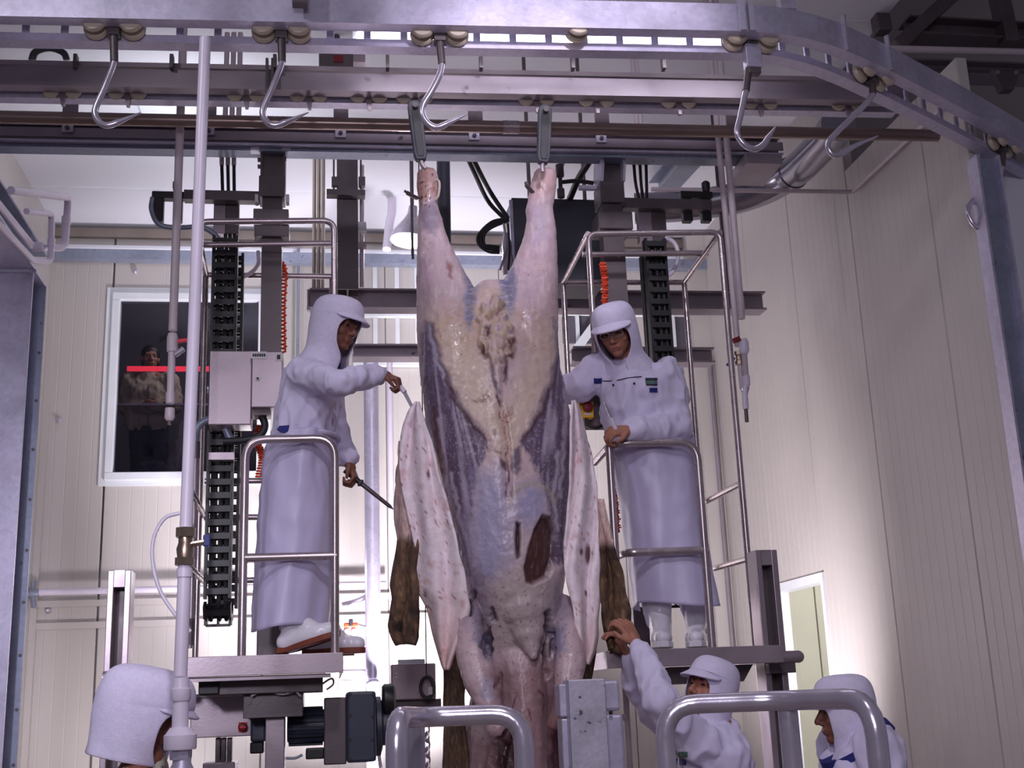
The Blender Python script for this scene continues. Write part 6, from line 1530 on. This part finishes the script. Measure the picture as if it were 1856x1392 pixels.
MB().prism([q1(502, 778, -.18), q1(506, 772, -.18), q1(538, 769, -.18), q1(531, 780, -.18), q1(514, 784, -.18)], (0, .02, 0)).build('belt_patch', 'navy', w1)
boot((q1(535, 1160).x, Y1-.14, 0), (0.92, -0.38, 0), DZ1, w1, lift=.055)
boot((q1(580, 1160).x, Y1+.10, 0), (0.9, -0.3, 0), DZ1, w1)
kn = thing('knife', 'thin bright boning knife in the left worker hand', 'knife', P(705, 690, 5.40))
kp = wrR+(d_knife*0.5+V3((.5, 0, .1))).normalized()*.085+V3((0, 0, -.022))
MB().tube([kp-d_knife*.06, kp+d_knife*.05], [.011, .012], 10).build('knife_handle', 'pvc', kn, True)
sx_ = d_knife.cross(V3((0, 1, 0))).normalized()
e_ = P(750, 742, 5.36); k0 = kp+d_knife*.05; bd = (e_-k0)
MB().prism([k0+sx_*.008, k0-sx_*.010, k0+bd*.8-sx_*.010, e_, k0+bd*.85+sx_*.006], V3((0, .0025, 0))).build('knife_blade', 'steel_bright', kn)
st = thing('sharpening_steel', 'dark tapered sharpening steel in the left worker lowered hand', 'sharpening steel', P(640, 852, 5.6))
s0_ = wrL+V3((.035, -.015, -.085)); tip = P(713, 923, 5.62)
dd_ = (tip-s0_).normalized()
MB().tube([s0_-dd_*.07, s0_+dd_*.02], .013, 10).build('handle', 'black', st, True)
MB().lathe([(.018, 0), (.020, .006), (.014, .014)], s0_+dd_*.02, dd_, 12).build('guard', 'steel_dark', st, True)
MB().tube([s0_+dd_*.03, s0_.lerp(tip, .9), tip], [.0115, .009, .002], 10).build('steel_rod', 'steel_dark', st, True)

# ---- right worker on the platform
Y2 = 5.62
def q2(x, y, d=0): return P(x, y, Y2+d)
h2 = q2(1116, 602, -.10); DZ2 = DZR
w2, R2_, s2m = person('worker in white hood and glasses on the right platform, bending toward the carcass', (q2(1225, 1170).x, Y2, DZ2), h2, (-0.42, -0.78, -0.38), (-.10, 0, 1),
    q2(1142, 662), q2(1162, 712), q2(1180, 806),
    [(q2(1082, 676, .04), q2(1050, 702, .04), q2(1004, 716, .16)), (q2(1206, 684, .0), q2(1228, 776, -.12), q2(1140, 779, -.24))],
    [(q2(1160, 820, -.02), q2(1170, 980, -.03), V3((q2(1192, 1150).x, Y2-.03, DZ2+.09))), (q2(1205, 820, .02), q2(1235, 980, .02), V3((q2(1266, 1150).x, Y2+.02, DZ2+.09)))],
    hands=(((V3((-1, .1, 0)), V3((0, 0, -1)), V3((0, -1, 0))), dict(curl=.5)), ((V3((-.95, -.1, -.12)), V3((-.1, .6, -.75)), V3((.0, -.6, .5))), dict(curl=0.95, thumb=.7))), smock_r=1.12, glasses=True, voxel=.0045, hood_kw=dict(sc=1.06, open_w=.95))
apron([(800, 1112, 1252), (830, 1114, 1254), (950, 1130, 1272), (1040, 1142, 1288), (1100, 1150, 1304)], -1.75, Y2, w2, ry=.19, seed=4)
MB().tube([q2(1180, 800)+V3((.19*math.cos(t*PI/16), .185*math.sin(t*PI/16), 0)) for t in range(32)], .011, 8, closed=True).build('apron_tie', 'cloth', w2, True)
boot((q2(1192, 1150).x, Y2-.06, 0), (-0.25, -0.96, 0), DZ2, w2, sole='boot'); boot((q2(1264, 1150).x, Y2, 0), (-0.35, -0.94, 0), DZ2, w2, sole='boot')
# chest details laid on the smock by ray casting
def on_front(px, py, obj_, off=.003):
    dg = bpy.context.evaluated_depsgraph_get(); o = V3((0, 0, CAMZ)); d = ray(px, py).normalized()
    mw = Matrix.Translation(WLOC[obj_.name]); ok, loc, n, _ = obj_.ray_cast(mw.inverted() @ o, d)
    return (mw @ loc+n*off, n) if ok else (P(px, py, 5.42), V3((0, -1, 0)))
def patch(px0, px1, py0, py1, obj_, name, m, parent):
    g = []
    for i in range(3):
        g.append([on_front(px0+(px1-px0)*j/4, py0+(py1-py0)*i/2, obj_)[0] for j in range(5)])
    mb = MB(); mb.grid(g); o = mb.build(name, m, parent); s = o.modifiers.new('t', 'SOLIDIFY'); s.thickness = .003; s.offset = 0; return o
bpy.context.view_layer.update()
patch(1170, 1191, 686, 690, s2m, 'badge_stripe', 'trousers', w2); patch(1170, 1191, 691, 695, s2m, 'badge_stripe', 'green_cloth', w2); patch(1171, 1191, 696, 699, s2m, 'badge_stripe', 'trousers', w2)
patch(1177, 1191, 703, 711, s2m, 'badge', 'navy', w2); patch(1076, 1091, 686, 695, s2m, 'badge', 'navy', w2)
MB().tube([on_front(x, y, s2m)[0] for x, y in ((1092, 691), (1105, 691), (1120, 689), (1135, 686), (1150, 684), (1163, 683))], .0022, 6).build('pocket_seam', 'trousers', w2, True)
for x, y in ((1112, 698), (1149, 695)): MB().ball(on_front(x, y, s2m)[0], .006, 8, 6).build('snap_button', 'ink', w2, True)
kf = thing('knife', 'bright knife blade held before the right worker apron', 'knife', P(1100, 745, 5.34))
a_ = P(1094, 728, 5.34); b_ = P(1107, 758, 5.36); sd_ = (b_-a_).cross(V3((0, 1, 0))).normalized()
MB().prism([a_, a_.lerp(b_, .2)+sd_*.008, b_+sd_*.009, b_-sd_*.004], (0, .003, 0)).build('knife_blade', 'steel_bright', kf)
MB().tube([b_, b_+(b_-a_)*.9], .011, 10).build('knife_handle', 'pvc', kf, True)

# ---- worker below, pulling the hide
Y3 = 5.02
def q3(x, y, d=0): return P(x, y, Y3+d)
h3 = q3(1287, 1252)
w3, R3, s3m = person('worker in white cap at lower right, arms raised to pull the hide', (q3(1295, 1380).x, Y3, 0), h3, (-0.80, -0.48, 0.34), (.25, 0, 1),
    q3(1300, 1318), q3(1298, 1372), V3((q3(1296, 1380).x, Y3, 1.02)),
    [(q3(1258, 1338, .20), q3(1178, 1288, .28), q3(1138, 1192, .18)), (q3(1268, 1346, -.13), q3(1196, 1268, -.20), q3(1152, 1166, .02))],
    [(V3((q3(1290, 1380).x, Y3-.09, .95)), V3((q3(1290, 1380).x, Y3-.1, .5)), V3((q3(1290, 1380).x, Y3-.1, .09))), (V3((q3(1290, 1380).x, Y3+.09, .95)), V3((q3(1290, 1380).x, Y3+.1, .5)), V3((q3(1290, 1380).x, Y3+.1, .09)))],
    hands=(((V3((-.3, .1, .95)), V3((-.8, .2, -.2)), V3((0, -1, 0))), dict(curl=.7)), ((V3((-.42, .15, .9)), V3((-.5, .8, -.1)), V3((-.6, -.6, .2))), dict(curl=.7, thumb=.6))), smock_r=1.0, hood_kw=dict(open_w=0.85))
boot((q3(1290, 1380).x, Y3-.1, 0), (-1, 0, 0), 0, w3); boot((q3(1290, 1380).x, Y3+.1, 0), (-1, 0, 0), 0, w3)
bpy.context.view_layer.update()
patch(1226, 1246, 1362, 1372, s3m, 'badge_stripe', 'green_cloth', w3); patch(1222, 1244, 1374, 1386, s3m, 'badge', 'navy', w3)
# ---- worker seen in profile at the lower right
Y4 = 4.55
def q4(x, y, d=0): return P(x, y, Y4+d)
h4 = q4(1530, 1290)
w4, R4, s4m = person('worker in white hood with blue collar, in profile at the lower right', (q4(1555, 1390).x, Y4, 0), h4, (-0.97, 0.16, -0.04), (0, 0, 1),
    q4(1552, 1362), V3((q4(1560, 1390).x, Y4, 1.22)), V3((q4(1560, 1390).x, Y4, .98)),
    [(V3((q4(1560, 1390).x, Y4+.17, 1.33)), V3((q4(1560, 1390).x, Y4+.22, 1.05)), V3((q4(1520, 1390).x, Y4+.2, .85))), (V3((q4(1560, 1390).x, Y4-.17, 1.33)), V3((q4(1565, 1390).x, Y4-.22, 1.05)), V3((q4(1530, 1390).x, Y4-.2, .85)))],
    [(V3((q4(1560, 1390).x, Y4-.09, .9)), V3((q4(1560, 1390).x, Y4-.1, .5)), V3((q4(1560, 1390).x, Y4-.1, .09))), (V3((q4(1560, 1390).x, Y4+.09, .9)), V3((q4(1560, 1390).x, Y4+.1, .5)), V3((q4(1560, 1390).x, Y4+.1, .09)))],
    skin='skin_dark', hands=(((V3((-.4, 0, -.9)), V3((0, -1, 0)), V3((-1, 0, 0))), dict(curl=.4)), ((V3((-.4, 0, -.9)), V3((0, 1, 0)), V3((-1, 0, 0))), dict(curl=.4))), hood_kw=dict(cape=.0, open_w=.80, zcut=-.166))
MB().lathe([(.146, -.022), (.158, -.018), (.150, .022), (.140, .018)], q4(1552, 1350), (-.52, 0, .85), 36).build('collar', 'navy', w4, True)
# ---- worker at the lower left, head bent
Y5 = 4.50
def q5(x, y, d=0): return P(x, y, Y5+d)
h5 = q5(262, 1298)
w5, R5, s5m = person('worker in white cap bending behind the tall white pipe at lower left', (q5(240, 1390).x, Y5, 0), h5, (0.93, -0.22, -0.22), (.12, 0, 1),
    q5(262, 1378), V3((q5(235, 1390).x, Y5+.05, 1.20)), V3((q5(205, 1390).x, Y5+.08, .98)),
    [(V3((q5(240, 1390).x, Y5-.15, 1.30)), V3((q5(250, 1390).x, Y5-.18, 1.04)), V3((q5(300, 1390).x, Y5-.15, .92))), (V3((q5(240, 1390).x, Y5+.22, 1.30)), V3((q5(250, 1390).x, Y5+.25, 1.04)), V3((q5(300, 1390).x, Y5+.2, .92)))],
    [(V3((q5(205, 1390).x, Y5, .9)), V3((q5(215, 1390).x, Y5, .5)), V3((q5(205, 1390).x, Y5, .09))), (V3((q5(205, 1390).x, Y5+.18, .9)), V3((q5(215, 1390).x, Y5+.18, .5)), V3((q5(205, 1390).x, Y5+.18, .09)))],
    skin='skin_dark', smock='camo', smock_r=.85, hands=(((V3((.9, 0, -.3)), V3((0, 0, -1)), V3((0, 1, 0))), dict(curl=.5)), ((V3((.9, 0, -.3)), V3((0, 0, -1)), V3((0, -1, 0))), dict(curl=.5))), hood_kw=dict(cape=.0, open_w=.9, sc=1.22, zcut=-.126))
# ---- visitor behind the gallery window
Y6 = 10.75
def q6(x, y, d=0): return P(x, y, Y6+d)
w6, R6, s6m = person('person in a beige jacket standing with folded hands behind the gallery window', (q6(270, 780).x, Y6, 3.0), q6(272, 650), (0.25, -1, 0), (0, 0, 1),
    q6(270, 680), q6(268, 715), q6(266, 765),
    [(q6(232, 692), q6(228, 738, -.03), q6(285, 738, -.22)), (q6(306, 692), q6(318, 735, -.03), q6(290, 736, -.22))],
    [(q6(255, 785), q6(253, 850), V3((q6(252, 860).x, Y6, 3.08))), (q6(285, 785), q6(287, 850), V3((q6(288, 860).x, Y6, 3.08)))],
    smock='jacket', smock_r=1.0, hoodp=False, trousers='trousers', voxel=.006, hands=(((V3((.8, -.2, .1)), V3((0, 1, 0)), V3((0, 0, 1))), dict(curl=.5)), ((V3((-.8, -.2, .1)), V3((0, 1, 0)), V3((0, 0, 1))), dict(curl=.5))))
hm = MB(); hc = q6(272, 650); hm.ball(hc+V3((0, .018, .045)), (.084, .098, .086), 20, 12); hm.ball(hc+V3((.0, .05, -.01)), (.086, .07, .08), 20, 12)
hme = remesh_obj('hair', hm, .008, 3); finish(hme, 'hair', 'hair', w6)
MB().cyl(q6(268, 700, -.16), q6(268, 778, -.16), .005, 6).build('zip', 'steel_dark', w6)
for dx in (-.09, .09):
    MB().caps(V3((q6(270, 860).x+dx*1.0, Y6, 3.04)), .045, V3((q6(270, 860).x+dx, Y6-.17, 3.03)), .035).build('shoe', 'black', w6, True)
